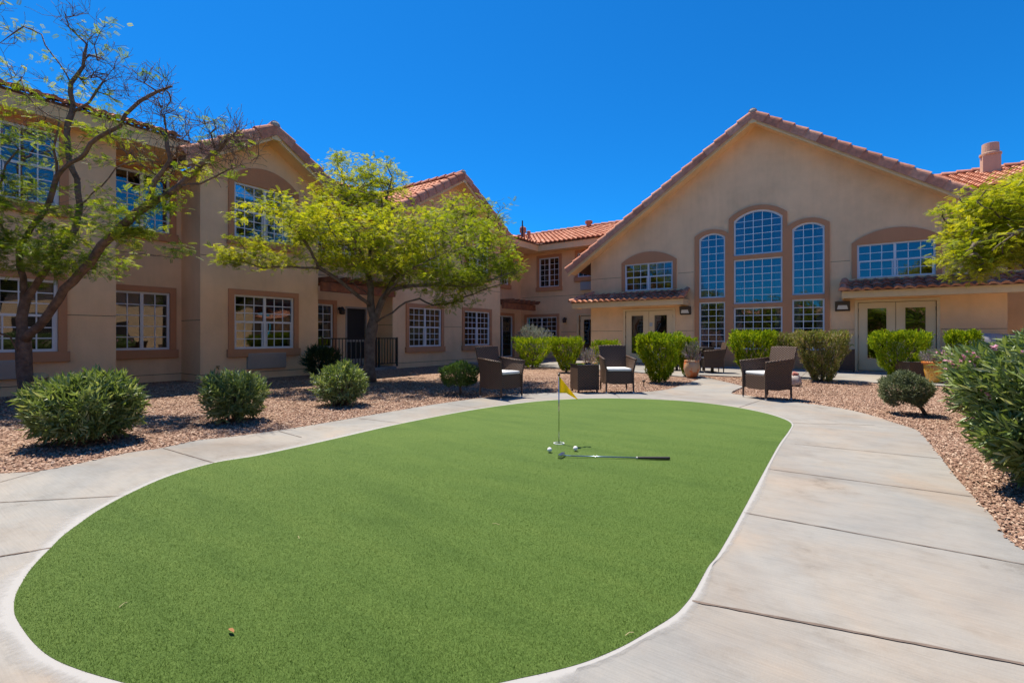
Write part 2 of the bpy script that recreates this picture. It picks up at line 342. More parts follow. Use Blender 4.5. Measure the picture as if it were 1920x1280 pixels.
def frames(d, roll_ref=None):
    """rotation matrices whose +Y is d, +Z near roll_ref"""
    d = norm(d); n = len(d)
    ref = rng.normal(size=(n, 3)) if roll_ref is None else roll_ref
    x = norm(np.cross(d, ref)); z = np.cross(x, d)
    return np.stack([x, d, z], axis=-1)
def stamp(T, TF, Rm, loc, size):
    """T (k,3) template, TF faces, -> V,F"""
    n, k = len(loc), len(T)
    V = np.einsum('nij,kj->nki', Rm, T)*np.asarray(size).reshape(n, 1, -1) + loc[:, None, :]
    F = (np.asarray(TF)[None] + (np.arange(n)*k)[:, None, None]).reshape(-1, np.asarray(TF).shape[1])
    return V.reshape(-1, 3), F
LEAF = lambda w: (np.array([(0, 0, 0), (w/2, .45, .06), (0, 1, -.08), (-w/2, .45, .06)]), np.array([(0, 1, 2), (0, 2, 3)]))
def frond_template(pairs=7, ll=.32, lw=.11):
    V = []; F = []
    def q(vs): b = len(V); V.extend(vs); F.append((b, b+1, b+2, b+3))
    q([(-.008, 0, 0), (.008, 0, 0), (.006, 1, -.22), (-.006, 1, -.22)])
    for i in range(pairs):
        t = .12 + .88*i/(pairs-1); l = ll*(1-.55*abs(t-.45)); zc = -.22*t*t
        for s_ in (-1, 1):
            b0 = (0, t, zc); tip = (s_*l, t+.16*l/.3, zc-.06)
            q([b0, (s_*l*.5, t-lw*.45, zc-.01), tip, (s_*l*.5+.0, t+lw*.75, zc-.01)])
    return np.array(V, float), np.array(F)

# ------------------------------------------------------------------ world, sun, camera
w = bpy.data.worlds.new('World'); S.world = w; w.use_nodes = True
nt = w.node_tree; nt.nodes.clear()
sky = nt.nodes.new('ShaderNodeTexSky'); sky.sky_type = 'NISHITA'; sky.sun_disc = False
sky.sun_elevation = R(68); sky.sun_rotation = R(285); sky.air_density = 1.0; sky.dust_density = .3; sky.ozone_density = 3.5; sky.altitude = 700
hs = nt.nodes.new('ShaderNodeMix'); hs.data_type = 'RGBA'; hs.blend_type = 'MULTIPLY'; hs.inputs[0].default_value = 1; hs.inputs[7].default_value = (.035, .38, .68, 1)   # the deep desert blue of the photograph
bg = nt.nodes.new('ShaderNodeBackground'); bg.inputs['Strength'].default_value = .15
wo = nt.nodes.new('ShaderNodeOutputWorld')
nt.links.new(sky.outputs[0], hs.inputs[6]); nt.links.new(hs.outputs[2], bg.inputs[0]); nt.links.new(bg.outputs[0], wo.inputs[0])
el = R(68.5); sd = Vector((-.966*math.cos(el), .26*math.cos(el), math.sin(el)))
sun = bpy.data.lights.new('sun', 'SUN'); sun.energy = 4.9; sun.angle = R(.5); sun.color = (1, .90, .76)
so = link(bpy.data.objects.new('sun', sun)); so.rotation_euler = sd.to_track_quat('Z', 'Y').to_euler()
cam = bpy.data.cameras.new('camera'); cam.sensor_width = 36; cam.lens = 36*FP/1920; cam.shift_y = -10/1920; cam.clip_end = 600; cam.clip_start = .05
co = link(bpy.data.objects.new('camera', cam)); co.location = (0, 0, CH); co.rotation_euler = (R(90), 0, R(35)); S.camera = co
S.view_settings.view_transform = 'Standard'; S.view_settings.look = 'None'; S.view_settings.exposure = .74; S.view_settings.gamma = 1
S.cycles.max_bounces = 8; S.cycles.transparent_max_bounces = 12; S.cycles.use_denoising = True

# ------------------------------------------------------------------ ground, path, turf
TU = [(26, 1135), (30, 1115), (40, 1095), (56, 1070), (75, 1048), (95, 1028), (118, 1005), (150, 981), (185, 957), (240, 927), (317, 893), (402, 868), (480, 855), (560, 838), (640, 820), (740, 797), (840, 777), (900, 766.5), (960, 758), (1020, 751.5),
      (1090, 747.6), (1160, 747), (1230, 749), (1300, 753.5), (1370, 762), (1430, 773.5), (1468, 785), (1484, 795), (1479, 808), (1461, 833), (1437, 876), (1415, 917), (1392, 960), (1370, 1000),
      (1345, 1042), (1328, 1063), (1302, 1110), (1281, 1138), (1259, 1158), (1212, 1187), (1166, 1213), (1103, 1240), (1041, 1258), (978, 1272)]
tp = [G(*p).to_2d() for p in TU] + [G(900, 1288).to_2d(), G(780, 1305).to_2d(), G(640, 1315).to_2d(), G(500, 1315).to_2d(), G(380, 1307).to_2d(), G(290, 1294).to_2d(), G(225, 1279).to_2d(), G(150, 1257).to_2d(), G(95, 1233).to_2d(), G(60, 1203).to_2d(), G(38, 1173).to_2d(), G(28, 1154).to_2d()]
def catmull(P, k=5, closed=True):
    out = []; n = len(P)
    for i in range(n if closed else n-1):
        p0, p1, p2, p3 = P[(i-1) % n] if closed or i else P[0], P[i], P[(i+1) % n], P[(i+2) % n] if closed or i+2 < n else P[-1]
        for j in range(k):
            t = j/k; out.append(.5*((2*p1)+(p2-p0)*t+(2*p0-5*p1+4*p2-p3)*t*t+(3*p1-p0-3*p2+p3)*t**3))
    if not closed: out.append(P[-1])
    return out
turf_loop = catmull(tp)
LE = [(0, 887), (75, 882), (140, 870), (237, 849), (305, 839), (370, 825), (427, 819), (525, 806), (600, 794), (670, 782), (770, 765), (820, 757), (898, 746), (965, 739.5), (1017, 736.5), (1080, 735.6), (1153, 735.6), (1205, 734.6), (1254, 729), (1291, 717), (1316, 709)]
RE = [(1395, 724), (1371, 736), (1400, 741), (1450, 748), (1508, 755.5), (1566, 763), (1622, 775), (1686, 795), (1719, 806), (1738, 824), (1761, 852), (1790, 891), (1826, 931), (1862, 969), (1919, 1031)]
le = catmull([W(-9, 2.6).to_2d(), W(-6, 3.3).to_2d()] + [G(*p).to_2d() for p in LE], 4, False)
re_ = catmull([G(*p).to_2d() for p in RE] + [W(2.42, 1.7).to_2d(), W(2.3, .5).to_2d(), W(2.2, -3).to_2d()], 4, False)
PFY = 13.75
path_loop = le + [Vector((-5.25, PFY)), Vector((-12.9, 14.2)), Vector((-12.9, 19.85)), Vector((14, 19.85)), Vector((14, PFY-.1)), Vector((-3.45, PFY-.1))] + re_ + [W(-9, -3).to_2d()]
flat = lambda a, b, o: Vector((a, b, o))
g = MB(); g.add([(-220, -220, -.03), (220, -220, -.03), (220, 220, -.03), (-220, 220, -.03)], [(0, 1, 2, 3)])
tag(g.build('ground', GRAV, recalc=False), kind='structure')
tag(MB().prism(flat, [path_loop, turf_loop], -.12, 0).build('path', CONC), kind='structure')
def offset(loop, dist):
    n = len(loop); out = []
    for i in range(n):
        t = (loop[(i+1) % n]-loop[i-1]).normalized(); dd = dist(i) if callable(dist) else dist
        out.append(loop[i] + Vector((t.y, -t.x))*dd)
    return out
area = sum(a.x*b.y-b.x*a.y for a, b in zip(turf_loop, turf_loop[1:]+turf_loop[:1]))
sg = 1 if area > 0 else -1
mb = MB(); n = len(turf_loop)
for k_, (dd, rv) in enumerate(((-.012, 1), (.012, 1), (.05, .55), (.105, 0))):
    lp = offset(turf_loop, (lambda i, dd=dd: sg*dd*(1+.35*math.sin(i*.21)+.2*math.sin(i*.53+1))) if dd > .02 else sg*dd)
    lp = [p if dd < .02 else q+(p-q)*(.42 if (cs*q.x+sn*q.y) > .2 else 1) for p, q in zip(lp, turf_loop)]
    mb.v += [(p.x, p.y, .003) for p in lp]; mb.r += [rv]*n
    if k_: mb.f += [((k_-1)*n+i, (k_-1)*n+(i+1) % n, k_*n+(i+1) % n, k_*n+i) for i in range(n)]
tag(mb.build('path_edging', RIM, recalc=False), kind='structure')
tag(MB().prism(flat, [turf_loop], -.05, .0045).build('putting_green', TURF), kind='structure')
# joints in the concrete
mb = MB()
for a, b in [((1490, 832), (1766, 860)), ((1440, 879), (1832, 932)), ((1395, 961), (1921, 1058)), ((1298, 1127), (1921, 1246)), ((402, 868), (306, 840)), ((240, 929), (-60, 945)), ((105, 1026), (-30, 1048)),
             ((75, 883), (-40, 915)), ((672, 784), (782, 797)), ((522, 808), (566, 820)), ((1162, 746), (1152, 736.5)), ((1480, 793), (1640, 797)), ((840, 757), (900, 766)), ((1290, 718), (1394, 721)), ((1385, 764), (1430, 749))]:
    p, q = G(*a), G(*b); t = (q-p).normalized(); nn = Vector((-t.y, t.x, 0)); k = 24; vs = []
    for i in range(k+1):
        c_ = p.lerp(q, i/k) + nn*random.uniform(-.0015, .0015); hw = random.uniform(.003, .0055)*(1.5 if a[1] > 1000 else 1)
        vs += [c_+nn*hw+Vector((0, 0, .0035)), c_-nn*hw+Vector((0, 0, .0035))]
    mb.add(vs, [(2*i, 2*i+1, 2*i+3, 2*i+2) for i in range(k)])
for x in (-11, -8.5, -6, -1, 1.5, 4): mb.add([(x, 13.8, .0035), (x+.012, 13.8, .0035), (x+.012, 17.8, .0035), (x, 17.8, .0035)], [(0, 1, 2, 3)])
tag(mb.build('path_joints', GROOVE, recalc=False), kind='structure')
def inside(P, loop):
    L = np.array([(p.x, p.y) for p in loop]); x, y = P[:, 0], P[:, 1]; c = np.zeros(len(P), bool); j = len(L)-1
    for i in range(len(L)):
        xi, yi = L[i]; xj, yj = L[j]
        if yi != yj:
            c ^= ((yi > y) != (yj > y)) & (x < (xj-xi)*(y-yi)/(yj-yi)+xi)
        j = i
    return c
# loose gravel stones, laid where the beds are near enough to read stone by stone
def gravel():
    P = []
    for (x0, x1, d0, d1, dens) in [(-11, -1.5, 3.4, 5.5, 3900), (-11, -.3, 5.5, 8, 2500), (-9, 0.2, 8, 11.5, 1300), (2.2, 6.5, 1.8, 5.5, 3900), (3.0, 10.5, 5.5, 8.5, 2500), (.2, 12, 8.0, 12.5, 1000)]:
        k = int((x1-x0)*(d1-d0)*dens); x = rng.uniform(x0, x1, k); d = rng.uniform(d0, d1, k)
        vis = np.abs(x) < 1.12*d + .3
        x, d = x[vis], d[vis]; P.append(np.stack([cs*x-sn*d, sn*x+cs*d], 1))
    P = np.concatenate(P); P = P[~inside(P+rng.normal(0, .009, P.shape), path_loop)]; P = P[P[:, 0] > -12.2]
    T = np.array([(1, 0, 0), (-1, 0, 0), (0, 1, 0), (0, -1, 0), (0, 0, 1), (0, 0, -1), ], float)
    T = np.array([(1, .2, -.1), (.3, 1, .1), (-.8, .7, -.1), (-1, -.3, .1), (-.2, -1, -.1), (.8, -.7, .1), (.35, .1, .75), (-.35, -.1, .8)])
    TF = np.array([(0, 1, 6), (1, 2, 7), (1, 7, 6), (2, 3, 7), (3, 4, 7), (4, 5, 6), (4, 6, 7), (5, 0, 6)])
    n = len(P); ax = np.zeros((n, 3)); an = rng.uniform(0, 6.28, n); ax[:, 0] = np.cos(an); ax[:, 1] = np.sin(an); ax[:, 2] = rng.normal(0, .35, n)
    up = np.tile([0, 0, 1.], (n, 1)) + rng.normal(0, .3, (n, 3))
    loc = np.concatenate([P, rng.uniform(-.030, -.014, n)[:, None]], 1)
    on = inside(P, path_loop); loc[on, 2] = .005
    sz = (rng.uniform(.005, .015, n)*np.clip(.55+np.hypot(P[:, 0], P[:, 1])*.06, .6, 1))[:, None]*np.stack([rng.uniform(.7, 1.1, n), rng.uniform(.9, 1.5, n), rng.uniform(.7, 1.1, n)], 1)
    V, F = stamp(T, TF, frames(ax, up), loc, sz)
    V[:, 2] = np.maximum(V[:, 2], -.04)
    o = arr_mesh('gravel', V, F, STONE, np.repeat(rng.beta(2, 2, n), len(T)))
    tag(o, 'loose tan and pink gravel covering the planting beds', 'gravel', kind='stuff')
gravel()
def turf_blades():
    k = 760000; d = 1.2 + 4.6*rng.uniform(0, 1, k)**1.3; x = rng.uniform(-2.4, 2.4, k)*(.4+d/3.2)
    P = np.stack([cs*x-sn*d, sn*x+cs*d], 1); P = P[inside(P, turf_loop) & (rng.uniform(0, 1, k) < np.clip((5.6-d)/2.6, 0, 1))]; n = len(P)
    T = np.array([(-.5, 0, 0), (.5, 0, 0), (.15, 1, 0)]); TF = np.array([(0, 1, 2)])
    dr = rng.normal(0, .55, (n, 3)); dr[:, 2] = 1
    V, F = stamp(T, TF, frames(dr), np.concatenate([P, np.full((n, 1), .003)], 1), np.stack([rng.uniform(.0011, .0019, n), rng.uniform(.006, .012, n), np.ones(n)], 1)[:, [0, 1, 2]])
    V2 = V  # size above is applied in world axes only for the width of thin blades
    o = arr_mesh('turf_pile', V2, F, BLADE, np.repeat(rng.uniform(0, 1, n), 3))
    tag(o, 'short artificial grass pile of the putting green', 'turf', kind='stuff')
# stamp() scales in world axes; blades need scaling in their own axes
def stamp_local(T, TF, Rm, loc, sz):
    n, k = len(loc), len(T)
    V = np.einsum('nij,nkj->nki', Rm, T[None]*np.asarray(sz)[:, None, :]) + loc[:, None, :]
    F = (np.asarray(TF)[None] + (np.arange(n)*k)[:, None, None]).reshape(-1, np.asarray(TF).shape[1])
    return V.reshape(-1, 3), F
stamp_world = stamp
def stamp(T, TF, Rm, loc, size):
    size = np.asarray(size, float)
    if size.ndim == 1: size = np.repeat(size[:, None], 3, 1)
    return stamp_local(T, TF, Rm, loc, size)
turf_blades()

# ------------------------------------------------------------------ building kit
def PX(x0): return lambda s, z, o: Vector((x0+o, s, z))        # wall facing +X, s runs along Y
def PY(y0): return lambda s, z, o: Vector((s, y0-o, z))        # wall facing -Y, s runs along X
def rect(s0, s1, z0, z1): return [(s0, z0), (s1, z0), (s1, z1), (s0, z1)]
def arch(s0, s1, z0, zs, rise, n=18):
    if rise <= 0: return rect(s0, s1, z0, zs)
    c = (s0+s1)/2; hw = (s1-s0)/2; r = (hw*hw+rise*rise)/(2*rise); zc = zs+rise-r; a0 = math.asin(min(1, hw/r))
    return [(s0, z0), (s1, z0)] + [(c+r*math.sin(a0-2*a0*i/n), zc+r*math.cos(a0-2*a0*i/n)) for i in range(n+1)]
def arcz(s, s0, s1, zs, rise):
    if rise <= 0: return zs
    c = (s0+s1)/2; hw = (s1-s0)/2; r = (hw*hw+rise*rise)/(2*rise); return zs+rise-r+math.sqrt(max(0, r*r-(s-c)**2))
def window(B, m, s0, s1, z0, z1, units=2, cols=3, rows=3, sashes=2, rise=0, glass=None, trim=.13, trise=0, sill=True, blind=0, curtain=0, label=None, ttop=None, openhalf=None):
    glass = glass or GLL; fw = .05
    fr = MB().prism(m, [arch(s0, s1, z0, z1, rise), arch(s0+fw, s1-fw, z0+fw, z1-fw*(.9 if rise else 1), rise*.93)], -.08, -.008)
    uw = (s1-s0)/units; zm = (z0+z1)/2
    for u in range(1, units): fr.mbox(m, s0+uw*u-.032, s0+uw*u+.032, z0+fw, z1-fw, -.075, -.012)
    if sashes == 2:
        for u in range(units): fr.mbox(m, s0+uw*u+.033, s0+uw*(u+1)-.033, zm-.024, zm+.024, -.072, -.016)
        for u in range(units):   # lower sash is a touch heavier
            a, b = s0+uw*u+.05, s0+uw*(u+1)-.05
            fr.mbox(m, a, a+.022, z0+fw, zm-.025, -.07, -.02); fr.mbox(m, b-.022, b, z0+fw, zm-.025, -.07, -.02)
    o = fr.build('window', WHITE, B)
    if label: o['label'] = label
    pn = MB(); lp = arch(s0+fw*.6, s1-fw*.6, z0+fw*.6, z1-fw*.5, rise*.95); pn.prism(m, [lp], -.052, -.046); pn.build('pane', glass, o)
    gr = MB(); gb = .0105
    for u in range(units):
        a, b = s0+uw*u+(fw if u == 0 else .032), s0+uw*(u+1)-(fw if u == units-1 else .032)
        for c in range(1, cols):
            x = a+(b-a)*c/cols; gr.mbox(m, x-gb, x+gb, z0+fw, arcz(x, s0+fw, s1-fw, z1-fw, rise*.93), -.045, -.038)
        if sashes == 2: zr = [(z0+fw, zm-.024), (zm+.024, z1-fw)]
        else: zr = [(z0+fw, z1-fw)]
        for za, zb in zr:
            for r_ in range(1, rows):
                z = za+(zb-za)*r_/rows; gr.mbox(m, a, b, z-gb, z+gb, -.0445, -.0385)
    if rise > .05:
        gr.mbox(m, s0+fw, s1-fw, z1-fw-.01, z1-fw+.008, -.0445, -.0385)
    gr.build('grille', GRID, o)
    if trim:
        tt = ttop or trim
        if trise: outer = arch(s0-trim, s1+trim, z0-.003, z1+.06, trise)
        else: outer = rect(s0-trim, s1+trim, z0-.003, z1+tt)
        MB().prism(m, [outer, arch(s0, s1, z0, z1, rise)] if not trise else [outer, rect(s0, s1, z0+.002, z1)], -.01, .045).build('trim', TRIM, o, bevel=.006)
        if sill: MB().mbox(m, s0-trim-.035, s1+trim+.035, z0-.20, z0-.004, -.01, .085).build('sill', TRIM, o, bevel=.01)
    if blind:
        bl = MB(); z = z1-.08
        while z > z1-(z1-z0-.1)*blind:
            bl.add([m(s0+.06, z, -.14), m(s1-.06, z, -.14), m(s1-.06, z+.022, -.118), m(s0+.06, z+.022, -.118)], [(0, 1, 2, 3)]); z -= .034
        bl.build('blind', BLIND, o, recalc=False)
    if curtain:
        cu = MB(); ww = (s1-s0)*curtain
        for side in (0, 1):
            k = 18; vs = []
            for i in range(k+1):
                x = (s0+.03+ww*i/k) if side == 0 else (s1-.03-ww*i/k)
                oo = -.12+.03*math.sin(i*1.7); vs += [m(x, z0+.02, oo), m(x, arcz(x, s0, s1, z1, rise)-.03, oo)]
            cu.add(vs, [(2*i, 2*i+1, 2*i+3, 2*i+2) for i in range(k)])
        cu.build('curtain', CURT, o, smooth=True, recalc=False)
    return arch(s0, s1, z0, z1, rise)
def wall(B, m, outer, holes, name='wall', mat=None, th=.2): return MB().prism(m, [outer]+holes, -th, 0).build(name, mat or WALL, B)
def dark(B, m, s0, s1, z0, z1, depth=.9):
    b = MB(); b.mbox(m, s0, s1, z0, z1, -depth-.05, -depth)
    return b.build('dark_liner', DARK, B)  # near-black liner added behind the panes to stop light leaking through the hollow building
def joint(mb, m, s0, s1, z): mb.mbox(m, s0, s1, z-.006, z+.006, -.002, .0025)
# clay tiles: every tile a half barrel lying on the slope
def tiles(mb, O, A, U, courses, lim, pitch=.235, course=.36, amp=.055, lift=.035):
    A = A.normalized(); U = U.normalized(); Nn = A.cross(U).normalized()
    if Nn.z < 0: Nn = -Nn
    for j in range(courses):
        a0, a1 = lim(j*course, (j+1)*course); i0 = math.ceil(a0/pitch-1e-6); i1 = int(a1/pitch+1e-6)
        for i in range(i0, i1):
            ja = random.uniform(-.006, .006); u0 = j*course-.03+random.uniform(-.008, .008); u1 = (j+1)*course+.02
            prof = [(0, .0), (.10, .5), (.25, .88), (.40, 1), (.55, .88), (.70, .5), (.82, .12), (1.0, .0)]
            vs = []
            for uu, lf in ((u0, lift), (u1, 0)):
                for (pa, ph) in prof: vs.append(O+A*((i+pa)*pitch+ja)+U*uu+Nn*(amp*ph+lf))
            for (pa, ph) in prof: vs.append(O+A*((i+pa)*pitch+ja)+U*(u0+.004)+Nn*(amp*ph*.6-.01))
            k = len(prof)
            fs = [(q, q+1, k+q+1, k+q) for q in range(k-1)] + [(q, q+1, 2*k+q+1, 2*k+q) for q in range(k-1)]
            mb.add(vs, fs, min(1, max(0, random.gauss(.5, .22))))
def caps(mb, P, Q, side, r=.105, L=.40, drop=.0):
    """row of overlapping barrel caps from P up to Q; side = unit vector across"""
    t = Q-P; n = max(1, int(t.length/L)); st = t/n; up = side.cross(t).normalized()
    if up.z < 0: up = -up
    for i in range(n):
        a = P+st*i-st*.12; b = P+st*(i+1)+st*.04; vs = []
        for (c, rr, lf) in ((a, r*1.10, .028), (b, r*.88, 0)):
            for k in range(9):
                an = math.pi*k/8; vs.append(c+side*rr*math.cos(an)+up*(rr*math.sin(an)+lf))
            vs.append(c+side*rr*1.0-up*drop) if drop else None
        if drop:
            m_ = 10
            # order: 9 arc + 1 drop per ring ; drop hangs from the k=0 edge
            fs = [(q, q+1, m_+q+1, m_+q) for q in range(8)] + [(0, 9, m_+9, m_)]
            fs += [tuple(range(9))]
        else:
            m_ = 9; fs = [(q, q+1, m_+q+1, m_+q) for q in range(8)] + [tuple(range(9))]
        mb.add(vs, fs, min(1, max(0, random.gauss(.5, .22))))
def slab(mb, pts, th):
    """sheet with thickness along its normal (down)"""
    pts = [Vector(p) for p in pts]; nn = (pts[1]-pts[0]).cross(pts[2]-pts[0]).normalized()
    if nn.z > 0: nn = -nn
    k = len(pts); mb.add(pts+[p+nn*th for p in pts], [tuple(range(k)), tuple(reversed(range(k, 2*k)))] + [(i, (i+1) % k, k+(i+1) % k, k+i) for i in range(k)])
def gable_roof(B, axis, c, zr, slope, half, f, b, out, cap_mat=None, tile_sides=(1, 1), ov=.5, ridge_caps=True):
    """axis 'X': ridge runs along X (gable faces +X, front at x=f, back at x=b). axis 'Y': ridge along Y (gable faces -Y, front y=f)."""
    cap_mat = cap_mat or CAPT
    def P(s, r, z): return Vector((r, s, z)) if axis == 'X' else Vector((s, r, z))
    rf = MB(); ln = half*math.sqrt(1+slope*slope)
    for sg_ in (-1, 1):
        slab(rf, [P(c, f, zr), P(c+sg_*half, f, zr-slope*half), P(c+sg_*half, b, zr-slope*half), P(c, b, zr)], .06)
    roof = rf.build('roof', UNDR, B)
    for sg_, on in zip((-1, 1), tile_sides):
        if not on: continue
        t = MB(); E = P(c+sg_*half, f, zr-slope*half); U = (P(c, f, zr)-E); A = P(0, 1, 0)*(1 if b > f else -1)
        tiles(t, E+A*.06, A, U, int(ln/.36), lambda u, v: (0, abs(b-f)-.1)); t.build('roof_tiles', TILE, roof, smooth=True, recalc=False)
    # rakes at the front
    fs_ = 1 if f > b else -1
    tm = MB(); outv = P(0, fs_, 0) if True else None
    for sg_ in (-1, 1):
        E = P(c+sg_*(half+.04), f+fs_*.0, zr-slope*(half+.04)+.03); T_ = P(c, f, zr+.03)
        side = outv
        caps(tm, E-side*.03, T_-side*.03, side, .115, .42, drop=.17)
    tm.build('rake_tiles', cap_mat, roof, recalc=False)
    # barge boards
    bb = MB(); dz = .24
    for sg_ in (-1, 1):
        z1, s1 = zr-slope*half, c+sg_*half
        for (p0, p1) in (((c, zr-.02), (s1, z1-.02)),):
            a, b_ = p0, p1
            q = [P(a[0], f+fs_*.03, a[1]), P(b_[0], f+fs_*.03, b_[1]), P(b_[0], f+fs_*.03, b_[1]-dz), P(a[0], f+fs_*.03, a[1]-dz)]
            q2 = [v - P(0, fs_*.09, 0) for v in q]
            bb.add(q+q2, [(0, 1, 2, 3), (7, 6, 5, 4), (0, 4, 5, 1), (2, 6, 7, 3), (1, 5, 6, 2), (0, 3, 7, 4)])
    bb.build('barge_board', FASC, roof)
    # soffit boards under the overhang
    sf = MB()
    for sg_ in (-1, 1):
        z1, s1 = zr-slope*half, c+sg_*half
        f2 = f-fs_*.055
        slab(sf, [P(c, f2, zr-.16), P(s1, f2, z1-.16), P(s1, f-fs_*(ov+.05), z1-.16), P(c, f-fs_*(ov+.05), zr-.16)], .03)
    sf.build('soffit', WALL, roof)
    rc = MB()
    if ridge_caps: caps(rc, P(c, f-fs_*.05, zr+.045), P(c, b, zr+.045), P(1, 0, 0), .12, .42); rc.build('ridge_tiles', cap_mat, roof, recalc=False)
    fin = MB(); p = P(c, f+fs_*.045, zr-.02); mb_ = fin
    # apex block
    q = [P(c-.10, f+fs_*.06, zr+.02), P(c+.10, f+fs_*.06, zr+.02), P(c+.13, f+fs_*.06, zr-.30), P(c-.13, f+fs_*.06, zr-.30)]
    q2 = [v-P(0, fs_*.12, 0) for v in q]
    fin.add(q+q2, [(0, 1, 2, 3), (7, 6, 5, 4), (0, 4, 5, 1), (2, 6, 7, 3), (1, 5, 6, 2), (0, 3, 7, 4)])
    fin.build('gable_apex', FASC, roof)
    mo = MB(); mo.lathe([(.0, 0), (.10, .01), (.12, .06), (.09, .13), (.0, .17)], 10, P(c, f-fs_*.03, zr+.03)); mo.build('mortar_end', MORT, roof, smooth=True)
    return roof
def door_leaf(B, m, s0, s1, z0, z1, g0, g1, gz0, gz1, hinge, label=None):
    d = MB().prism(m, [rect(s0, s1, z0, z1), rect(g0, g1, gz0, gz1)], -.06, -.015).build('door', DOORP, B, bevel=.004)
    if label: d['label'] = label
    MB().prism(m, [rect(g0, g1, gz0, gz1), rect(g0+.025, g1-.025, gz0+.025, gz1-.025)], -.055, -.004).build('glass_bead', DOORP, d)
    MB().mbox(m, g0+.02, g1-.02, gz0+.02, gz1-.02, -.042, -.036).build('glass', GLD, d)
    hx = s0+.05 if hinge == 'r' else s1-.05
    h = MB(); h.mbox(m, hx-.035, hx+.035, .92, 1.12, -.016, -.004)
    h.tube([m(hx, 1.0, -.01), m(hx, 1.0, .045)], .011, 8); h.tube([m(hx, 1.0, .045), m(hx+(.1 if hinge == 'r' else -.1), 1.0, .045)], .010, 8)
    h.build('handle', BRONZE, d, smooth=False)
    hg = MB(); x = s1+.006 if hinge == 'r' else s0-.006
    for z in (z0+.22, (z0+z1)/2, z1-.22): hg.tube([m(x, z-.05, -.004), m(x, z+.05, -.004)], .012, 8)
    hg.build('hinge', BRONZE, d)
    return d

# ------------------------------------------------------------------ left residential wing
L0, L1 = -12.35, -13.39
A = thing('apartment_wing', 'long two-storey tan stucco wing with two gables and white grid windows along the left', 'building', (L0, 5, 0))
A.location = (0, 0, 0)
m0, m1 = PX(L0), PX(L1)
zl0, zl1, zu0, zu1 = .73, 2.08, 3.50, 4.85
H = [window(A, m0, .95, 2.53, zl0+.03, zl1+.03, blind=.95), window(A, m0, .95, 2.55, zu0+.02, zu1+.05, glass=GLU, blind=.95),
     window(A, m0, -3.6, -2.0, zl0, zl1), window(A, m0, -3.6, -2.0, zu0, zu1, glass=GLU)]
wall(A, m0, rect(-9, 3.42, -.05, 5.10), H)
H = [window(A, m1, 3.64, 4.74, zl0, zl1, cols=2, rows=5, sashes=1), window(A, m1, 3.64, 4.74, zu0, zu1, cols=2, rows=5, sashes=1, glass=GLU)]
wall(A, m1, rect(3.25, 5.1, -.05, 5.10), H)
H = [window(A, m0, 5.73, 7.28, zl0, zl1), window(A, m0, 5.73, 7.28, zu0, zu1, trise=.42, glass=GLU)]
def gab(y0, y1, c, zr, slope): return [(y0, -.05), (y1, -.05), (y1, zr-slope*(y1-c)-.19), (c, zr-.19), (y0, zr-slope*(c-y0)-.19)]
wall(A, m0, gab(4.99, 8.02, 6.505, 6.28, .62), H)
H = [window(A, m1, 8.30, 9.21, .69, 2.05, units=1, cols=3, rows=5, sashes=1, blind=.8), window(A, m1, 8.6, 9.9, zu0, zu1, glass=GLU)]
wall(A, m1, rect(7.8, 10.9, -.05, 5.10), H + [rect(9.68, 10.54, 0.02, 2.02)])
H = [window(A, m0, 11.45, 13.05, .68, 2.05), window(A, m0, 14.36, 15.98, .68, 2.05), window(A, m0, 11.6, 13.0, zu0, zu1, glass=GLU), window(A, m0, 14.5, 15.9, zu0, zu1, glass=GLU)]
wall(A, m0, gab(10.75, 16.75, 13.75, 7.1, .6), H)
H = [window(A, m1, 17.55, 19.15, .05, 2.02, units=2, cols=1, rows=1, sashes=1, sill=False, label='sliding patio door under the far pergola'), window(A, m1, 17.4, 18.8, zu0, zu1, glass=GLU)]
wall(A, m1, rect(16.6, 19.95, -.05, 5.10), H)
for y, f in ((3.42, 1), (4.99, -1), (8.02, 1), (10.75, -1), (16.75, 1)):       # returns of the projecting bays
    MB().box(L1-.15, L0-.2, *( (y-.2, y) if f > 0 else (y, y+.2) ), -.05, 5.08).build('wall', WALL, A)
dark(A, m1, -8.5, 19.7, 0, 5.0, .8)
MB().box(L1-.9, L0-.2, -9, 3.2, 2.6, 2.8).build('floor_slab', DARK, A)
jb = MB()
for m_, a, b_, zs in ((m0, -9, 3.42, (.14,)), (m0, 2.66+.0, 3.42, (1.46,)), (m1, 3.42, 4.99, (.14, 2.95)), (m0, 4.99, 8.02, (.14, 2.95)), (m1, 8.02, 10.75, (.14, 2.95)), (m0, 10.75, 16.75, (.14, 2.95)), (m0, 13.2, 14.2, (1.4,))):
    for z in zs: joint(jb, m_, a, b_, z)
for y, a in ((4.99, -1), (10.75, -1)):
    jb.box(L1+.01, L0-.001, y-.0025, y+.004, 1.42, 1.432); jb.box(L1+.01, L0-.001, y-.0025, y+.004, .134, .146)
jb.build('wall_joints', JOINT, A)
# heat pump grilles under the windows
for (m_, a, b_, c_, d_) in ((m0, 1.15, 2.15, .28, .62), (m0, 6.04, 7.02, .22, .62)):
    u = MB(); u.mbox(m_, a, b_, c_, d_, -.01, .10); o = u.build('air_conditioner', ACM, A, bevel=.01)
    lv = MB(); z = c_+.03
    while z < d_-.03: lv.mbox(m_, a+.03, b_-.03, z, z+.012, .099, .108); z += .026
    lv.build('louvre', ACM, o)
# spigot
sp_ = MB(); sp_.tube([m0(5.35, .30, 0), m0(5.35, .30, .07), m0(5.35, .25, .09)], .013, 8); sp_.tube([m0(5.31, .33, .05), m0(5.39, .33, .05)], .012, 6); sp_.build('spigot', BRASS, A)
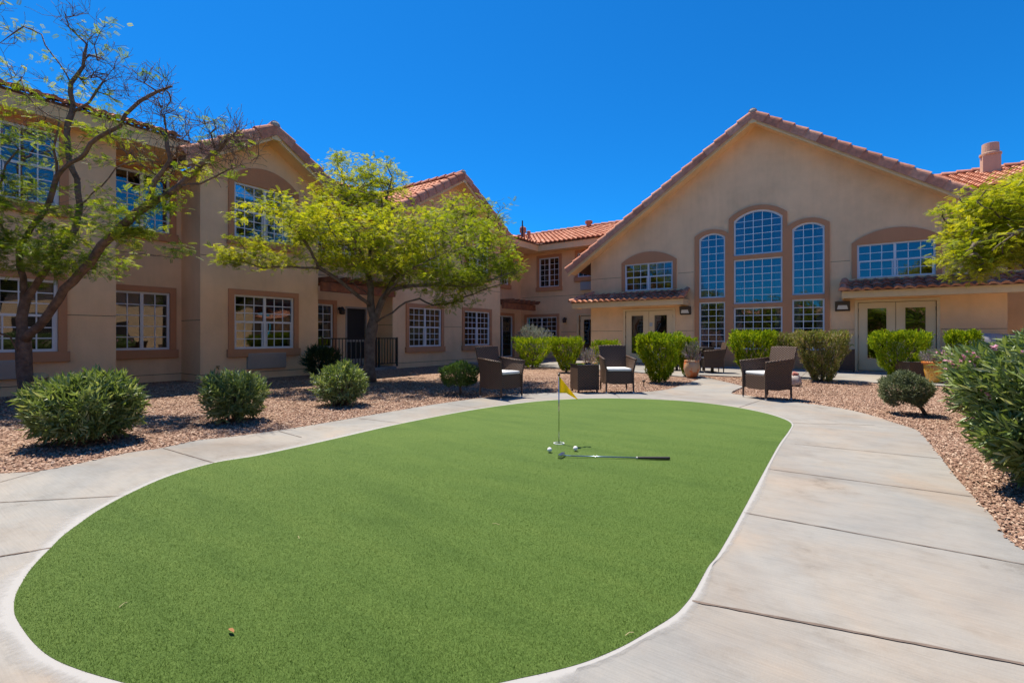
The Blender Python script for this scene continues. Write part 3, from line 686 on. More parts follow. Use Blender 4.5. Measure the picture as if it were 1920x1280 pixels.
# porch door with security screen
d = MB().mbox(m1, 9.74, 10.48, .06, 1.97, -.09, -.06).build('door', SCREEN, A)
fr = MB().prism(m1, [rect(9.68, 10.54, .02, 2.02), rect(9.74, 10.48, .08, 1.96)], -.06, .01); fr.mbox(m1, 9.74, 10.48, .86, .93, -.055, -.02); fr.mbox(m1, 9.74, 10.48, .08, .30, -.055, -.02)
for i in range(1, 4): fr.mbox(m1, 9.74+.185*i-.008, 9.74+.185*i+.008, .30, .86, -.05, -.03)
fr.build('door_frame', ACM, d)
# roofs and eaves
EX = -11.93

for a, b_ in ((-9, 4.62), (8.42, 10.25), (17.25, 19.16)):
    ev = MB(); sf = MB(); tl = MB()
    ev.box(EX-.05, EX, a, b_, 5.03, 5.34)
    sf.box(L1-.1, EX-.05, a+.002, b_+(.0 if b_ < 15 else .75), 5.06, 5.10)
    tiles(tl, Vector((EX+.09, a, 5.35)), Vector((0, 1, 0)), Vector((-1, 0, .33)), 3, lambda u, v, L_=b_-a: (0, L_))
    ev.build('eave_fascia', FASC, A); sf.build('soffit', WALL, A); tl.build('eave_tiles', TILE, A, smooth=True, recalc=False)
um = MB(); slab(um, [(EX+.02, -9, 5.35), (EX+.02, 4.6, 5.35), (-17.7, 4.6, 7.25), (-17.7, -9, 7.25)], .05)
slab(um, [(-12.6, 4.6, 5.57), (-12.6, 17.3, 5.57), (-17.7, 24.4, 7.25), (-17.7, 4.6, 7.25)], .05)
slab(um, [(EX+.02, 17.2, 5.35), (EX+.02, 19.1, 5.35), (-17.7, 24.6, 7.25), (-13.2, 17.2, 5.77)], .05)
slab(um, [(EX+.02, 8.4, 5.35), (EX+.02, 10.3, 5.35), (-12.7, 10.3, 5.6), (-12.7, 8.4, 5.6)], .05)
rf = um.build('roof', UNDR, A)
gable_roof(A, 'X', 6.505, 6.28, .62, 1.98, -11.85, -15.4, 1)
gable_roof(A, 'X', 13.75, 7.1, .6, 3.42, -11.85, -17.6, 1)

# ------------------------------------------------------------------ rear wing
B2 = thing('rear_wing', 'two-storey tan wing with orange tiled roof closing the far end of the courtyard', 'building')
my = PY(19.9)
H = [window(B2, my, -13.03, -11.33, .62, 1.98), window(B2, my, -12.31, -11.2, 3.41, 4.81, cols=2, rows=5, sashes=1, glass=GLL), window(B2, my, -10.23, -9.2, 3.76, 4.87, cols=2, rows=3, sashes=1, glass=GLL),
     rect(-10.16, -9.28, .02, 2.0)]
wall(B2, my, rect(-13.6, -8.5, -.05, 5.10), H)
wall(B2, my, rect(3.4, 13, -.05, 5.2), [])
dark(B2, my, -13.4, -8.6, 0, 5.0, .8)
door_leaf(B2, my, -10.1, -9.3, .03, 1.97, -9.95, -9.42, .35, 1.83, 'l')
MB().prism(my, [rect(-10.26, -9.2, -.02, 2.08), rect(-10.16, -9.28, -.03+.05, 2.0)], -.02, .03).build('door_frame', DOORP, B2)
ac = MB().mbox(my, -10.05, -9.35, 3.15, 3.52, -.01, .11).build('air_conditioner', simple('ac_grey', (.36, .34, .34), rough=.6), B2, bevel=.01)
MB().box(-12.02, 14, 19.15, 19.2, 5.03, 5.34).build('eave_fascia', FASC, B2)
MB().box(-11.98, 14, 19.2, 19.95, 5.06, 5.10).build('soffit', WALL, B2)
jb = MB(); joint(jb, my, -13.3, -8.6, 2.95); joint(jb, my, -11.1, -10.3, 1.25); jb.build('wall_joints', JOINT, B2)
um = MB(); slab(um, [(-11.95, 19.12, 5.35), (14, 19.12, 5.35), (14, 24.4, 7.09), (-17.6, 24.4, 7.09)], .05)
slab(um, [(-17.6, 24.4, 7.09), (14, 24.4, 7.09), (14, 30, 5.2), (-17.6, 30, 5.2)], .05)
rf = um.build('roof', UNDR, B2)
tl = MB(); tiles(tl, Vector((-17.6, 19.06, 5.35)), Vector((1, 0, 0)), Vector((0, 1, .33)), 15, lambda u, v: (5.65-u*.95*1.06, 31.4)); tl.build('roof_tiles', TILE, rf, smooth=True, recalc=False)
rc = MB(); caps(rc, Vector((-17.4, 24.42, 7.13)), Vector((14, 24.42, 7.13)), Vector((0, 1, 0)), .12, .42); rc.build('ridge_tiles', CAPT, rf, recalc=False)
PIPE = simple('vent_paint', (.42, .17, .10), (.36, .14, .09), 10, .8)
def roofz(y): return 5.35+.33*(y-19.12)
for (px, d, hh, r) in ((1104, 26.3, .42, .15), (980.5, 25.6, .78, .13), (991.5, 25.2, .55, .07), (973, 25.8, .40, .1)):
    p = W((px-960)/FP*d, d); z = roofz(p.y)
    v = MB().lathe([(r*1.0, -.1), (r*.85, hh*.62), (r*1.35, hh*.64), (r*1.35, hh*.95), (r*.9, hh)], 14, (p.x, p.y, z)); v.build('roof_vent', PIPE, rf)
p = W(19.5/FP*25.2, 25.2); z = roofz(p.y)
an = MB(); an.tube([(p.x, p.y, z-.1), (p.x, p.y, z+1.15)], .035, 8); q = Vector((.82, .57, 0))
an.tube([Vector((p.x, p.y, z+.55))-q*.05, Vector((p.x, p.y, z+.55))+q*.25], .02, 6); an.tube([Vector((p.x, p.y, z+.85))-q*.1, Vector((p.x, p.y, z+.85))+q*.1], .02, 6); an.build('antenna', BRONZE, rf)
# chimney on the right
d_ = 17.2; p = W((1857-960)/FP*d_, d_); p.y = 23.2; z = roofz(23.2)
t_ = 23.2/(sn*(1857-960)/FP+cs); p = W((1857-960)/FP*t_, t_)
PINKST = stucco('chimney_stucco', (.50, .34, .24), .03)
ch = MB().box(p.x-.23, p.x+.23, p.y-.23, p.y+.23, z-.3, z+.60).build('chimney', PINKST, rf, bevel=.01)
MB().lathe([(.25, .60), (.29, .62), (.29, .68), (.23, .71), (.22, 1.02), (.20, 1.03), (.19, .9)], 24, (p.x, p.y, z)).build('chimney_cap', PINKST, ch)
# low roof at far right
um = MB(); slab(um, [(3.7, 18.9, 2.85), (13, 18.9, 2.85), (13, 19.85, 3.6), (3.7, 19.85, 3.6)], .05); rf2 = um.build('lean_to_roof', UNDR, B2)
tl = MB(); tiles(tl, Vector((3.7, 18.85, 2.88)), Vector((1, 0, 0)), Vector((0, .95, .75)), 3, lambda u, v: (0, 9)); tl.build('roof_tiles', TILE, rf2, smooth=True, recalc=False)

# ------------------------------------------------------------------ the gabled hall
Hh = thing('gabled_hall', 'tall gabled tan hall with arched multi-pane windows and tiled porch canopies', 'building')
HY = 17.9; mh = PY(HY); PKX, PKZ, SL = -2.55, 8.33, .667
H = []
H.append(window(Hh, mh, -7.14, -5.29, 2.79, 3.83, rows=2, trise=.36, sill=False, glass=GLH))
H.append(window(Hh, mh, .22, 2.02, 2.78, 3.80, rows=2, trise=.36, sill=False, glass=GLH))
cen = []
for (a, b_, z0, z1, rise, co_, ro_, cu) in ((-4.36, -3.49, 2.39, 4.50, .17, 3, 8, .22), (-4.36, -3.49, .60, 2.25, 0, 3, 7, .22), (-3.22, -1.75, 3.79, 4.99, .30, 5, 5, .16), (-3.22, -1.75, 2.15, 3.66, 0, 5, 6, .14), (-3.22, -1.75, .60, 2.02, 0, 5, 6, .14),
                                       (-1.48, -.60, 2.37, 4.50, .17, 3, 8, .22), (-1.48, -.60, .60, 2.23, 0, 3, 7, .22)):
    cen.append(window(Hh, mh, a, b_, z0, z1, units=1, cols=co_, rows=ro_, sashes=1, rise=rise, trim=0, sill=False, glass=GLH, curtain=cu))
def arc_pts(s0, s1, zs, rise, n=12):
    return [(s0+(s1-s0)*i/n, arcz(s0+(s1-s0)*i/n, s0, s1, zs, rise)) for i in range(n+1)]
outer = [(-4.51, .0), (-.47, .0)] + arc_pts(-1.62, -.47, 4.60, .20)[::-1] + arc_pts(-3.37, -1.62, 5.09, .34)[::-1] + arc_pts(-4.51, -3.37, 4.60, .20)[::-1]
# remove holes' frames from the surround
MB().prism(mh, [outer]+[[(p[0], p[1]) for p in h] for h in cen], -.01, .05).build('window_surround', TRIM, Hh, bevel=.006)
H += cen
dl = rect(-7.12, -5.28, .02, 2.02); dr = rect(.24, 2.04, .02, 2.06)
GZ = lambda x: PKZ-SL*abs(x-PKX)-.20
wall(Hh, mh, [(-8.6, -.05), (3.45, -.05), (3.45, GZ(3.45)), (PKX, GZ(PKX)), (-8.6, GZ(-8.6))], H+[dl, dr])
MB().box(-8.6, -8.4, HY+.2, 24, -.05, 4.2).build('wall', WALL, Hh); MB().box(3.25, 3.45, HY+.2, 24, -.05, 4.2).build('wall', WALL, Hh)
MB().prism(PY(23.1), [[(-8.35, 0), (3.2, 0), (3.2, 4.1), (PKX, 7.9), (-8.35, 4.1)]], 0, .1).build('dark_liner', DARK, Hh); MB().box(-8.3, 3.2, HY+.3, 23.0, 0, .02).build('room_floor', DARK, Hh)  # added near-black liner keeps the hollow hall dark behind its glass
for (a, b_, zt) in ((-7.12, -5.28, 2.02), (.24, 2.04, 2.06)):
    MB().prism(mh, [rect(a-.075, b_+.075, -.02, zt+.075), rect(a, b_, .0, zt)], -.02, .03).build('door_frame', DOORP, Hh)
    MB().mbox(mh, a, b_, 0, .02, -.1, .05).build('threshold', STEEL, Hh)
    mid = (a+b_)/2
    door_leaf(Hh, mh, a+.012, mid-.006, .03, zt-.01, a+.21, mid-.19, .36, zt-.16, 'l'); door_leaf(Hh, mh, mid+.006, b_-.012, .03, zt-.01, mid+.19, b_-.21, .36, zt-.16, 'r')
MB().mbox(mh, -6.17, -6.06, 1.42, 1.56, -.015, -.008).build('door_sticker', PANEL, Hh)
jb = MB()
for a, b_, z in ((-8.6, -7.3, 3.35), (-5.1, -4.55, 3.35), (-.45, .05, 3.35), (2.2, 3.45, 3.35), (-8.6, -7.25, 1.25), (-5.15, -4.55, 1.25), (-.45, .15, 1.25), (2.13, 3.45, 1.25)): joint(jb, mh, a, b_, z)
jb.build('wall_joints', JOINT, Hh)
gable_roof(Hh, 'Y', PKX, PKZ-.05, SL, 6.78, HY-.58, 24.6, 1, ov=.58)
for (a, b_, hl, hr) in ((-9.06, -4.71, 1, 1), (-.15, 8.5, 1, 0)):
    cb = MB(); cb.box(a, b_, HY-.80, HY-.76, 2.16, 2.36)
    cb.box(a, a+.04, HY-.76, HY-.002, 2.16, 2.36); cb.box(b_-.04, b_, HY-.76, HY-.002, 2.16, 2.36)
    cn = cb.build('canopy', FASC, Hh)
    MB().box(a+.04, b_-.04, HY-.76, HY-.003, 2.19, 2.22).build('soffit', WALL, cn)
    sl_ = .42; y0 = HY-.86; z0 = 2.37; run = .84
    u = MB(); slab(u, [(a-.03, y0, z0), (b_+.03, y0, z0), (b_-.03 if hr else b_, HY-.01, z0+run*sl_), (a+(.62 if a < -8 else .1), HY-.01, z0+run*sl_)], .02); u.build('roof', UNDR, cn)
    tl = MB(); tiles(tl, Vector((a+.02, y0-.03, z0)), Vector((1, 0, 0)), Vector((0, 1, sl_)), 3, lambda u_, v_, a=a, b_=b_, hl=hl: ((u_*.75 if a < -8 else 0), b_-a-.06), course=.31); tl.build('roof_tiles', TILE, cn, smooth=True, recalc=False)
    rc = MB()
    if a < -8: caps(rc, Vector((a-.02, y0, z0+.02)), Vector((a+.62, HY-.05, z0+run*sl_+.05)), Vector((.75, -.6, 0)).normalized(), .10, .36)
    else: caps(rc, Vector((a+.02, y0-.02, z0+.0)), Vector((a+.06, HY-.05, z0+run*sl_+.02)), Vector((1, 0, 0)), .10, .36)
    if a < -8: caps(rc, Vector((b_-.02, y0-.02, z0)), Vector((b_-.04, HY-.05, z0+run*sl_+.02)), Vector((-1, 0, 0)), .10, .36)
    rc.build('hip_tiles', CAPT, cn, recalc=False)
    MB().box(a+(.62 if a < -8 else .15), b_-.05, HY-.13, HY-.012, z0+run*sl_+.0, z0+run*sl_+.05).build('flashing', FASC, cn)

# ------------------------------------------------------------------ buildings and trees across the courtyard (seen in the panes)
opp = thing('opposite_building', 'two-storey tan building across the court, seen only mirrored in the panes', 'building')
MB().box(12.2, 22, -16, 19.4, 0, 4.4).build('wall', LOWW, opp)
u = MB(); slab(u, [(11.7, -16.5, 4.4), (11.7, 19.4, 4.4), (17.5, 19.4, 6.2), (17.5, -16.5, 6.2)], .1); u.build('roof', TILE, opp)
u = MB()
for y in range(-14, 12, 4): u.box(12.15, 12.19, y, y+1.5, .7, 2.1)
u.build('window', DARK, opp)

opp = thing('opposite_building', 'low tan building behind the viewer, seen only mirrored in the hall panes', 'building')
MB().box(-20, 11.9, -25, -15.5, 0, 3.0).build('wall', LOWW, opp)
u = MB(); slab(u, [(-20, -15, 3.0), (12, -15, 3.0), (12, -20, 4.0), (-20, -20, 4.0)], .1); u.build('roof', TILE, opp)
# ------------------------------------------------------------------ wall lamps, pergolas, railing
def box_light(x, z, label):
    t = thing('wall_light', label, 'wall light', (x, HY, z-.15), group='boxy flood lights beside the hall doors')
    m_ = lambda s, zz, o: Vector((s, -o, zz))
    b = MB(); vs = [m_(-.19, 0, -.005), m_(.19, 0, -.005), m_(.19, .30, -.005), m_(-.19, .30, -.005), m_(-.19, .05, .10), m_(.19, .05, .10), m_(.19, .30, .17), m_(-.19, .30, .17)]
    b.add(vs, [(0, 3, 2, 1), (4, 5, 6, 7), (0, 1, 5, 4), (2, 3, 7, 6), (0, 4, 7, 3), (1, 2, 6, 5)]); b.build('housing', BRONZE, t, bevel=.012)
    l = MB(); l.add([m_(-.14, .06, .113), m_(.14, .06, .113), m_(.11, .18, .145), m_(-.11, .18, .145)], [(0, 1, 2, 3)]); l.build('lens', LENS, t, recalc=False)
    return t
box_light(-4.83, 1.97, 'bronze flood light on the hall wall right of the left-hand canopied doors')
box_light(-.14, 1.96, 'bronze flood light on the hall wall just left of the right-hand canopied doors')
def lantern(loc, rz, label):
    t = thing('wall_lantern', label, 'wall lantern', loc, rz)
    MB().lathe([(.055, 0), (.055, .02), (.02, .025)], 12).build('backplate', BRONZE, t).rotation_euler = (R(90), 0, 0)
    a = MB(); a.tube([(0, 0, 0), (0, -.08, .03), (0, -.13, .0)], .011, 8); a.build('arm', BRONZE, t)
    MB().lathe([(.0, .06), (.03, .055), (.05, .03), (.10, -.05), (.10, -.06), (.085, -.06), (.085, -.17), (.05, -.19)], 14, (0, -.15, 0)).build('shade', BRONZE, t)
lantern((L1, 9.45, 1.93), R(90), 'small bronze wall lantern beside the porch door behind the railing')
lantern((-10.85, 19.9, 1.86), 0, 'small dark wall lantern on the rear wing by its grid window')
def pergola(y0, y1, label, zb, x=-12.25):
    t = thing('pergola', label, 'pergola', (x, y0, 0))
    b = MB(); b.box(-.06, .08, 0, y1-y0, zb, zb+.26); b.build('beam', WOOD, t, bevel=.01)
    y = .15
    while y < y1-y0+.05:
        b = MB(); M_ = Matrix.Translation((0, y, 0)); xa, xb, za, zc = L1-x+.03, .48, zb+.20, zb+.36
        b.add([M_ @ Vector(v) for v in [(xa, 0, za+.065), (xb-.1, 0, za+.065), (xb, 0, za+.15), (xb, 0, za+.22), (xa, 0, za+.22), (xa, .07, za+.065), (xb-.1, .07, za+.065), (xb, .07, za+.15), (xb, .07, za+.22), (xa, .07, za+.22)]],
              [(0, 1, 2, 3, 4), (9, 8, 7, 6, 5), (0, 5, 6, 1), (1, 6, 7, 2), (2, 7, 8, 3), (3, 8, 9, 4), (4, 9, 5, 0)])
        b.build('rafter', WOOD, t, bevel=.006); y += .42
    return t
pergola(8.05, 10.72, 'dark stained wooden pergola over the railed porch door', 2.33)
pergola(16.8, 19.35, 'brown wooden pergola at the far corner left of the rear wing', 2.25)
t = thing('railing', 'black iron railing enclosing the ground-floor porch behind the tree', 'railing', (-12.24, 8.08, .06))
b = MB(); b.box(-.018, .018, 0, 2.76, .90, .935); b.box(-.015, .015, 0, 2.76, .09, .115); b.build('rail', IRON, t)
for y in (0, 1.9, 2.02, 2.76): MB().box(-.022, .022, y-.022, y+.022, 0, .95).build('post', IRON, t)
for i in range(24):
    y = .1+i*.113
    if abs(y-1.96) > .09: MB().box(-.008, .008, y-.008, y+.008, .115, .90).build('baluster', IRON, t)
tag(MB().box(L1+.01, L0+.2, 8.04, 10.74, -.05, .06).build('porch_slab', CONC), kind='structure')

# ------------------------------------------------------------------ furniture
def chair(label, x, d, face, cushion=True):
    """face: direction the sitter looks, in camera axes (x right, y away)"""
    loc = W(x, d); f = Vector((cs*face[0]-sn*face[1], sn*face[0]+cs*face[1])); rz = math.atan2(f.y, f.x)+math.pi/2   # local -Y is the front
    t = thing('wicker_armchair', label, 'armchair', loc, rz, 'brown wicker armchairs')
    hw = .26; fy, by = -.29, .25
    def panel(name, pts, th, mat=WICK):     # pts outer loop in 3d, thickness vector
        b = MB(); pts = [Vector(p) for p in pts]; k = len(pts); th = Vector(th)
        b.add(pts+[p+th for p in pts], [tuple(range(k)), tuple(reversed(range(k, 2*k)))]+[(i, (i+1) % k, k+(i+1) % k, k+i) for i in range(k)])
        return b.build(name, mat, t, bevel=.008)
    panel('backrest', [(-.245, by-.03, .40), (.245, by-.03, .40), (.27, by+.085, .865), (.14, by+.092, .875), (-.14, by+.092, .875), (-.27, by+.085, .865)], (0, .035, 0))
    panel('back_skirt', [(-.25, by-.03, .16), (.25, by-.03, .16), (.25, by-.03, .41), (-.25, by-.03, .41)], (0, .03, 0))
    panel('front_skirt', [(-.24, fy+.02, .40), (.24, fy+.02, .40), (.24, fy+.02, .185), (.12, fy+.02, .165), (-.12, fy+.02, .165), (-.24, fy+.02, .185)], (0, .025, 0))
    for s_ in (-1, 1):
        panel('arm_panel', [(s_*hw, fy, .175), (s_*(hw+.005), fy-.0, .40), (s_*(hw+.045), fy-.015, .615), (s_*(hw+.035), 0, .635), (s_*(hw+.02), by+.03, .66), (s_*hw, by, .42), (s_*hw, by, .175), (s_*hw, .0, .155)], (-s_*.028, 0, 0))
        a = MB(); a.tube([(s_*(hw+.03), fy-.015, .618), (s_*(hw+.02), 0, .64), (s_*(hw+.005), by+.03, .665)], .02, 8); a.build('armrest', WICK, t, smooth=True)
        for yy in (fy+.02, by-.01):
            l = MB(); l.tube([(s_*(hw-.012), yy, .22), (s_*(hw-.008), yy, .03)], [.018, .015], 8); lg = l.build('leg', WICK, t)
            MB().lathe([(.013, 0), (.014, .03)], 8, (s_*(hw-.008), yy, 0)).build('foot', LENS, lg)
    MB().box(-.245, .245, fy+.03, by-.03, .36, .40).build('seat', WICK, t)
    if cushion: MB().box(-.225, .225, fy+.03, by-.04, .402, .455).build('cushion', CUSH, t, bevel=.02)
    return t
chair('brown wicker armchair with white cushion beside the left path, turned to face the green', -.20, 8.28, (.72, -.70))
chair('brown wicker armchair with white cushion facing forward beside the wicker side table', 1.98, 9.10, (.02, -1))
chair('brown wicker armchair with white cushion on the right-hand gravel, turned toward the flag', 4.32, 8.12, (-.96, -.27))
chair('wicker armchair pushed up to the patio table, side-on with its back to the right-hand shrub', 5.78, 13.85, (-1, .15))
chair('wicker armchair on the far side of the patio table, half hidden by a potted plant', 4.95, 14.9, (1, -.2))
def side_table(label, x, d, w_, h_, rz, group=None):
    t = thing('wicker_side_table', label, 'side table', W(x, d), R(35+rz), group)
    for (a, b_, c_, e) in ((-w_/2, w_/2, -w_/2, -w_/2+.02), (-w_/2, w_/2, w_/2-.02, w_/2), (-w_/2, -w_/2+.02, -w_/2+.02, w_/2-.02), (w_/2-.02, w_/2, -w_/2+.02, w_/2-.02)):
        MB().box(a, b_, c_, e, .05, h_-.015).build('side_panel', WICK, t)
    MB().box(-w_/2-.012, w_/2+.012, -w_/2-.012, w_/2+.012, h_-.012, h_).build('tabletop', glass_mat('table_glass', .25, (.9, .95, 1), (.2, .18, .17)), t, bevel=.004)
    MB().box(-w_/2+.01, w_/2-.01, -w_/2+.01, w_/2-.01, h_-.03, h_-.014).build('top_panel', WICK, t)
    for a in (-1, 1):
        for b_ in (-1, 1): MB().box(a*(w_/2-.03)-.014, a*(w_/2-.03)+.014, b_*(w_/2-.03)-.014, b_*(w_/2-.03)+.014, 0, .06).build('leg', WICK, t)
side_table('square brown wicker side table with glass top beside the forward-facing chair', 1.37, 9.08, .42, .53, 12)
side_table('brown wicker box table almost hidden behind a clipped shrub before the right-hand doors', 9.65, 11.6, .5, .45, 0)
side_table('tall dark wicker bin against the hall wall behind a drying shrub', 9.85, 14.15, .42, .68, -35)
t = thing('patio_table', 'dark square patio table in front of the hall windows', 'table', W(5.42, 14.3), R(30))
MB().box(-.45, .45, -.45, .45, .68, .72).build('tabletop', BRONZE, t, bevel=.006)
for a in (-1, 1):
    for b_ in (-1, 1): MB().box(a*.40-.035, a*.40+.035, b_*.40-.035, b_*.40+.035, 0, .68).build('leg', BRONZE, t)
# covered barbecue
p = W(12.35, 12.3); t = thing('covered_grill', 'barbecue grill under a grey fabric cover behind the large oleander', 'grill', p, R(35))
b = MB(); vs = []; k = 12; ys = (-.36, -.33, .33, .36)
prof = [(-.30, 0), (-.31, .55), (-.30, .85), (-.24, 1.02), (-.10, 1.11), (.08, 1.12), (.22, 1.05), (.30, .85), (.31, .55), (.30, 0)]
for xs, sc in ((-.72, .93), (-.68, 1), (-.2, 1.01), (.25, .985), (.66, .99), (.70, .9)):
    for (yy, zz) in prof: vs.append((xs+random.uniform(-.01, .01), yy*sc, zz*(sc if zz > .9 else 1)))
k = len(prof); fs = [(i*k+j, i*k+j+1, (i+1)*k+j+1, (i+1)*k+j) for i in range(5) for j in range(k-1)]+[tuple(range(k)), tuple(range(5*k, 6*k))]
b.add(vs, fs); b.build('cover', GCOV, t, smooth=True)

# ------------------------------------------------------------------ golf things
hp = G(1048, 832)+Vector((0, 0, .008))
t = thing('golf_flag', 'yellow pennant on a thin metal flagstick standing in the practice hole', 'flag', hp)
MB().tube([(0, 0, -.02), (0, 0, .665)], .0058, 10).build('flagstick', STEEL, t, smooth=True)
MB().lathe([(.0, .655), (.012, .657), (.013, .675), (.0, .685)], 12).build('finial', BRONZE, t)
cx, cd = Vector((cs, sn, 0)), Vector((-sn, cs, 0))
fl = MB(); nu, nv = 16, 10; vs = []
for i in range(nu+1):
    u = i/nu
    for j in range(nv+1):
        v = j/nv
        ztop = .655-u*.46*.78; zbot = .495-u*.035-.04*u*u
        z = zbot+(ztop-zbot)*v if ztop > zbot else zbot
        zt = .655-.225*u; zb_ = .490-.004*u-(.060*max(0, u-.45)/.55)
        z = zb_+(zt-zb_)*v
        off = .020*math.sin(u*6+v*2.2)*u+.006*math.sin(u*15+v)
        vs.append(cx*(.182*u*(1-.10*math.sin(math.pi*u)*(1-v)))+cd*(-off)+Vector((0, 0, z)))
fl.add(vs, [(i*(nv+1)+j, (i+1)*(nv+1)+j, (i+1)*(nv+1)+j+1, i*(nv+1)+j+1) for i in range(nu) for j in range(nv)])
f_ = fl.build('pennant', YEL, t, smooth=True); sm = f_.modifiers.new('thick', 'SOLIDIFY'); sm.thickness = .0015
c_ = MB().lathe([(.053, -.004), (.053, .003), (.046, .0035), (.045, -.01)], 28, hp); tag(c_.build('hole_cup', WHT, smooth=False), 'white rimmed practice hole cup around the foot of the flagstick', 'golf cup')
def ball(px, py, label):
    bm = bmesh.new(); bmesh.ops.create_icosphere(bm, subdivisions=5, radius=.0214); me = bpy.data.meshes.new('golf_ball'); 
    # dimples
    n_ = 180; ga = math.pi*(3-math.sqrt(5)); dm = np.array([(math.cos(ga*i)*math.sqrt(1-(1-2*(i+.5)/n_)**2), math.sin(ga*i)*math.sqrt(1-(1-2*(i+.5)/n_)**2), 1-2*(i+.5)/n_) for i in range(n_)])
    for v in bm.verts:
        nv_ = v.co.normalized(); m_ = float((dm @ np.array(nv_)).max()); a = math.acos(min(1, m_))
        if a < .085: v.co -= nv_*.0005*(1-a/.085)
    bm.to_mesh(me); bm.free(); me.materials.append(WHT); me.polygons.foreach_set('use_smooth', [True]*len(me.polygons))
    o = link(bpy.data.objects.new('golf_ball', me)); o.location = G(px, py)+Vector((0, 0, .030)); tag(o, label, 'golf ball', 'golf balls by the hole')
ball(1030.5, 849, 'white golf ball on the turf left of the flagstick'); ball(1079, 846.5, 'white golf ball on the turf beside the flag shadow, above the putter')
pa, pb = G(1070, 858.5)+Vector((0, 0, .008)), G(1256, 863.5)+Vector((0, 0, .008))
t = thing('putter', 'steel golf putter with black grip lying flat on the green', 'putter', pb)
pa = pa-pb; ax = (Vector((0, 0, 0))-pa); 
q = lambda f, z: pa+ax*f+Vector((0, 0, z))
MB().tube([q(0, .012), q(.70, .010)], [.0050, .0058], 10).build('shaft', BLUEST, t, smooth=True)
gt = MB(); gt.tube([q(.68, .010), q(.70, .011), q(.99, .014), q(1.0, .014)], [.0085, .0105, .0135, .011], 12); gt.build('grip', RUBBER, t, smooth=True)
MB().tube([q(.665, .010), q(.68, .010)], .010, 10).build('ferrule', LENS, t)
hd = MB(); an_ = ax.normalized(); pe = Vector((-an_.y, an_.x, 0))
hd.tube([q(0, .012), q(-.05, .014), q(-.075, .02)], .005, 8)
c0 = q(-.095, .0)
vs = []
for (a_, w0) in ((-.05, .012), (-.035, .02), (.035, .02), (.055, .014)):
    dv = pe*a_+an_*(a_*.35)
    vs += [c0+dv-an_*w0, c0+dv+an_*w0, c0+dv+an_*w0*.8+Vector((0, 0, .03)), c0+dv-an_*w0*.8+Vector((0, 0, .03))]
hd.add(vs, [(i*4+j, i*4+(j+1) % 4, (i+1)*4+(j+1) % 4, (i+1)*4+j) for i in range(3) for j in range(4)]+[(3, 2, 1, 0), (12, 13, 14, 15)])
hd.build('head', STEEL, t, bevel=.003)
for k_, (px, py, a_) in enumerate(((930, 985, .4), (232, 1137, 2.1), (1180, 1192, 1.2), (560, 1010, 2.7))):
    p = G(px, py)+Vector((0, 0, .010)); dv = Vector((math.cos(a_), math.sin(a_), 0))*.02
    tw = MB().tube([p-dv, p+Vector((0, 0, .004)), p+dv+Vector((.003, -.004, 0))], .0011, 5)
    tag(tw.build('straw', simple('straw', (.55, .47, .25), rough=.8)), ('pale straw bit on the middle of the turf below the putter', 'pale curved straw bit near the lower left edge of the turf', 'pale straw bit near the lower right edge of the turf', 'pale straw bit on the left half of the turf')[k_], 'straw', 'bits of straw on the turf')
# dry leaf
lf = MB(); p = G(434, 1190)+Vector((0, 0, .010)); lf.add([Vector(v)*.019+p+Vector((0, 0, .004)) for v in [(-1, 0, .2), (-.4, .35, .35), (.4, .3, .3), (1, 0, .1), (.3, -.35, .4), (-.5, -.3, .3), (0, 0, .1)]], [(0, 1, 6), (1, 2, 6), (2, 3, 6), (3, 4, 6), (4, 5, 6), (5, 0, 6)])
tag(lf.build('dry_leaf', simple('dead_leaf', (.36, .17, .06), (.22, .10, .04), 60, .8), recalc=False), 'small curled orange-brown dead leaf lying on the near turf', 'leaf')

# ------------------------------------------------------------------ rocks, stake light
def rock(px, py, sx, sy, sz, mat, label, dz=0, name='rock'):
    bm = bmesh.new(); bmesh.ops.create_icosphere(bm, subdivisions=3, radius=1)
    for v in bm.verts:
        n_ = v.co.copy(); k = 1+.16*math.sin(n_.x*3.1+px)+.13*math.sin(n_.y*4.3+py)+.1*math.sin(n_.z*5+n_.x*4)+.04*random.uniform(-1, 1)
        v.co = Vector((n_.x*sx*k, n_.y*sy*k, n_.z*sz*k))
    me = bpy.data.meshes.new(name); bm.to_mesh(me); bm.free(); me.materials.append(mat); me.polygons.foreach_set('use_smooth', [True]*len(me.polygons))
    o = link(bpy.data.objects.new(name, me)); o.location = G(px, py)+Vector((0, 0, sz*.7+dz)); tag(o, label, 'rock')
rock(1489, 722, .13, .10, .14, ROCK, 'pale grey boulder on the gravel beside the right-hand armchair')
rock(1492, 722, .07, .06, .05, ROCKR, 'small red rock perched on the pale boulder', .20)
p = G(1207, 724); t = thing('stake_light', 'small dark stake light in the gravel in front of the clipped shrub', 'path light', p)
MB().tube([(0, 0, 0), (0, 0, .09)], .010, 8).build('stake', BRONZE, t); MB().lathe([(.012, .08), (.035, .10), (.035, .12), (.0, .135)], 12).build('cap', BRONZE, t)

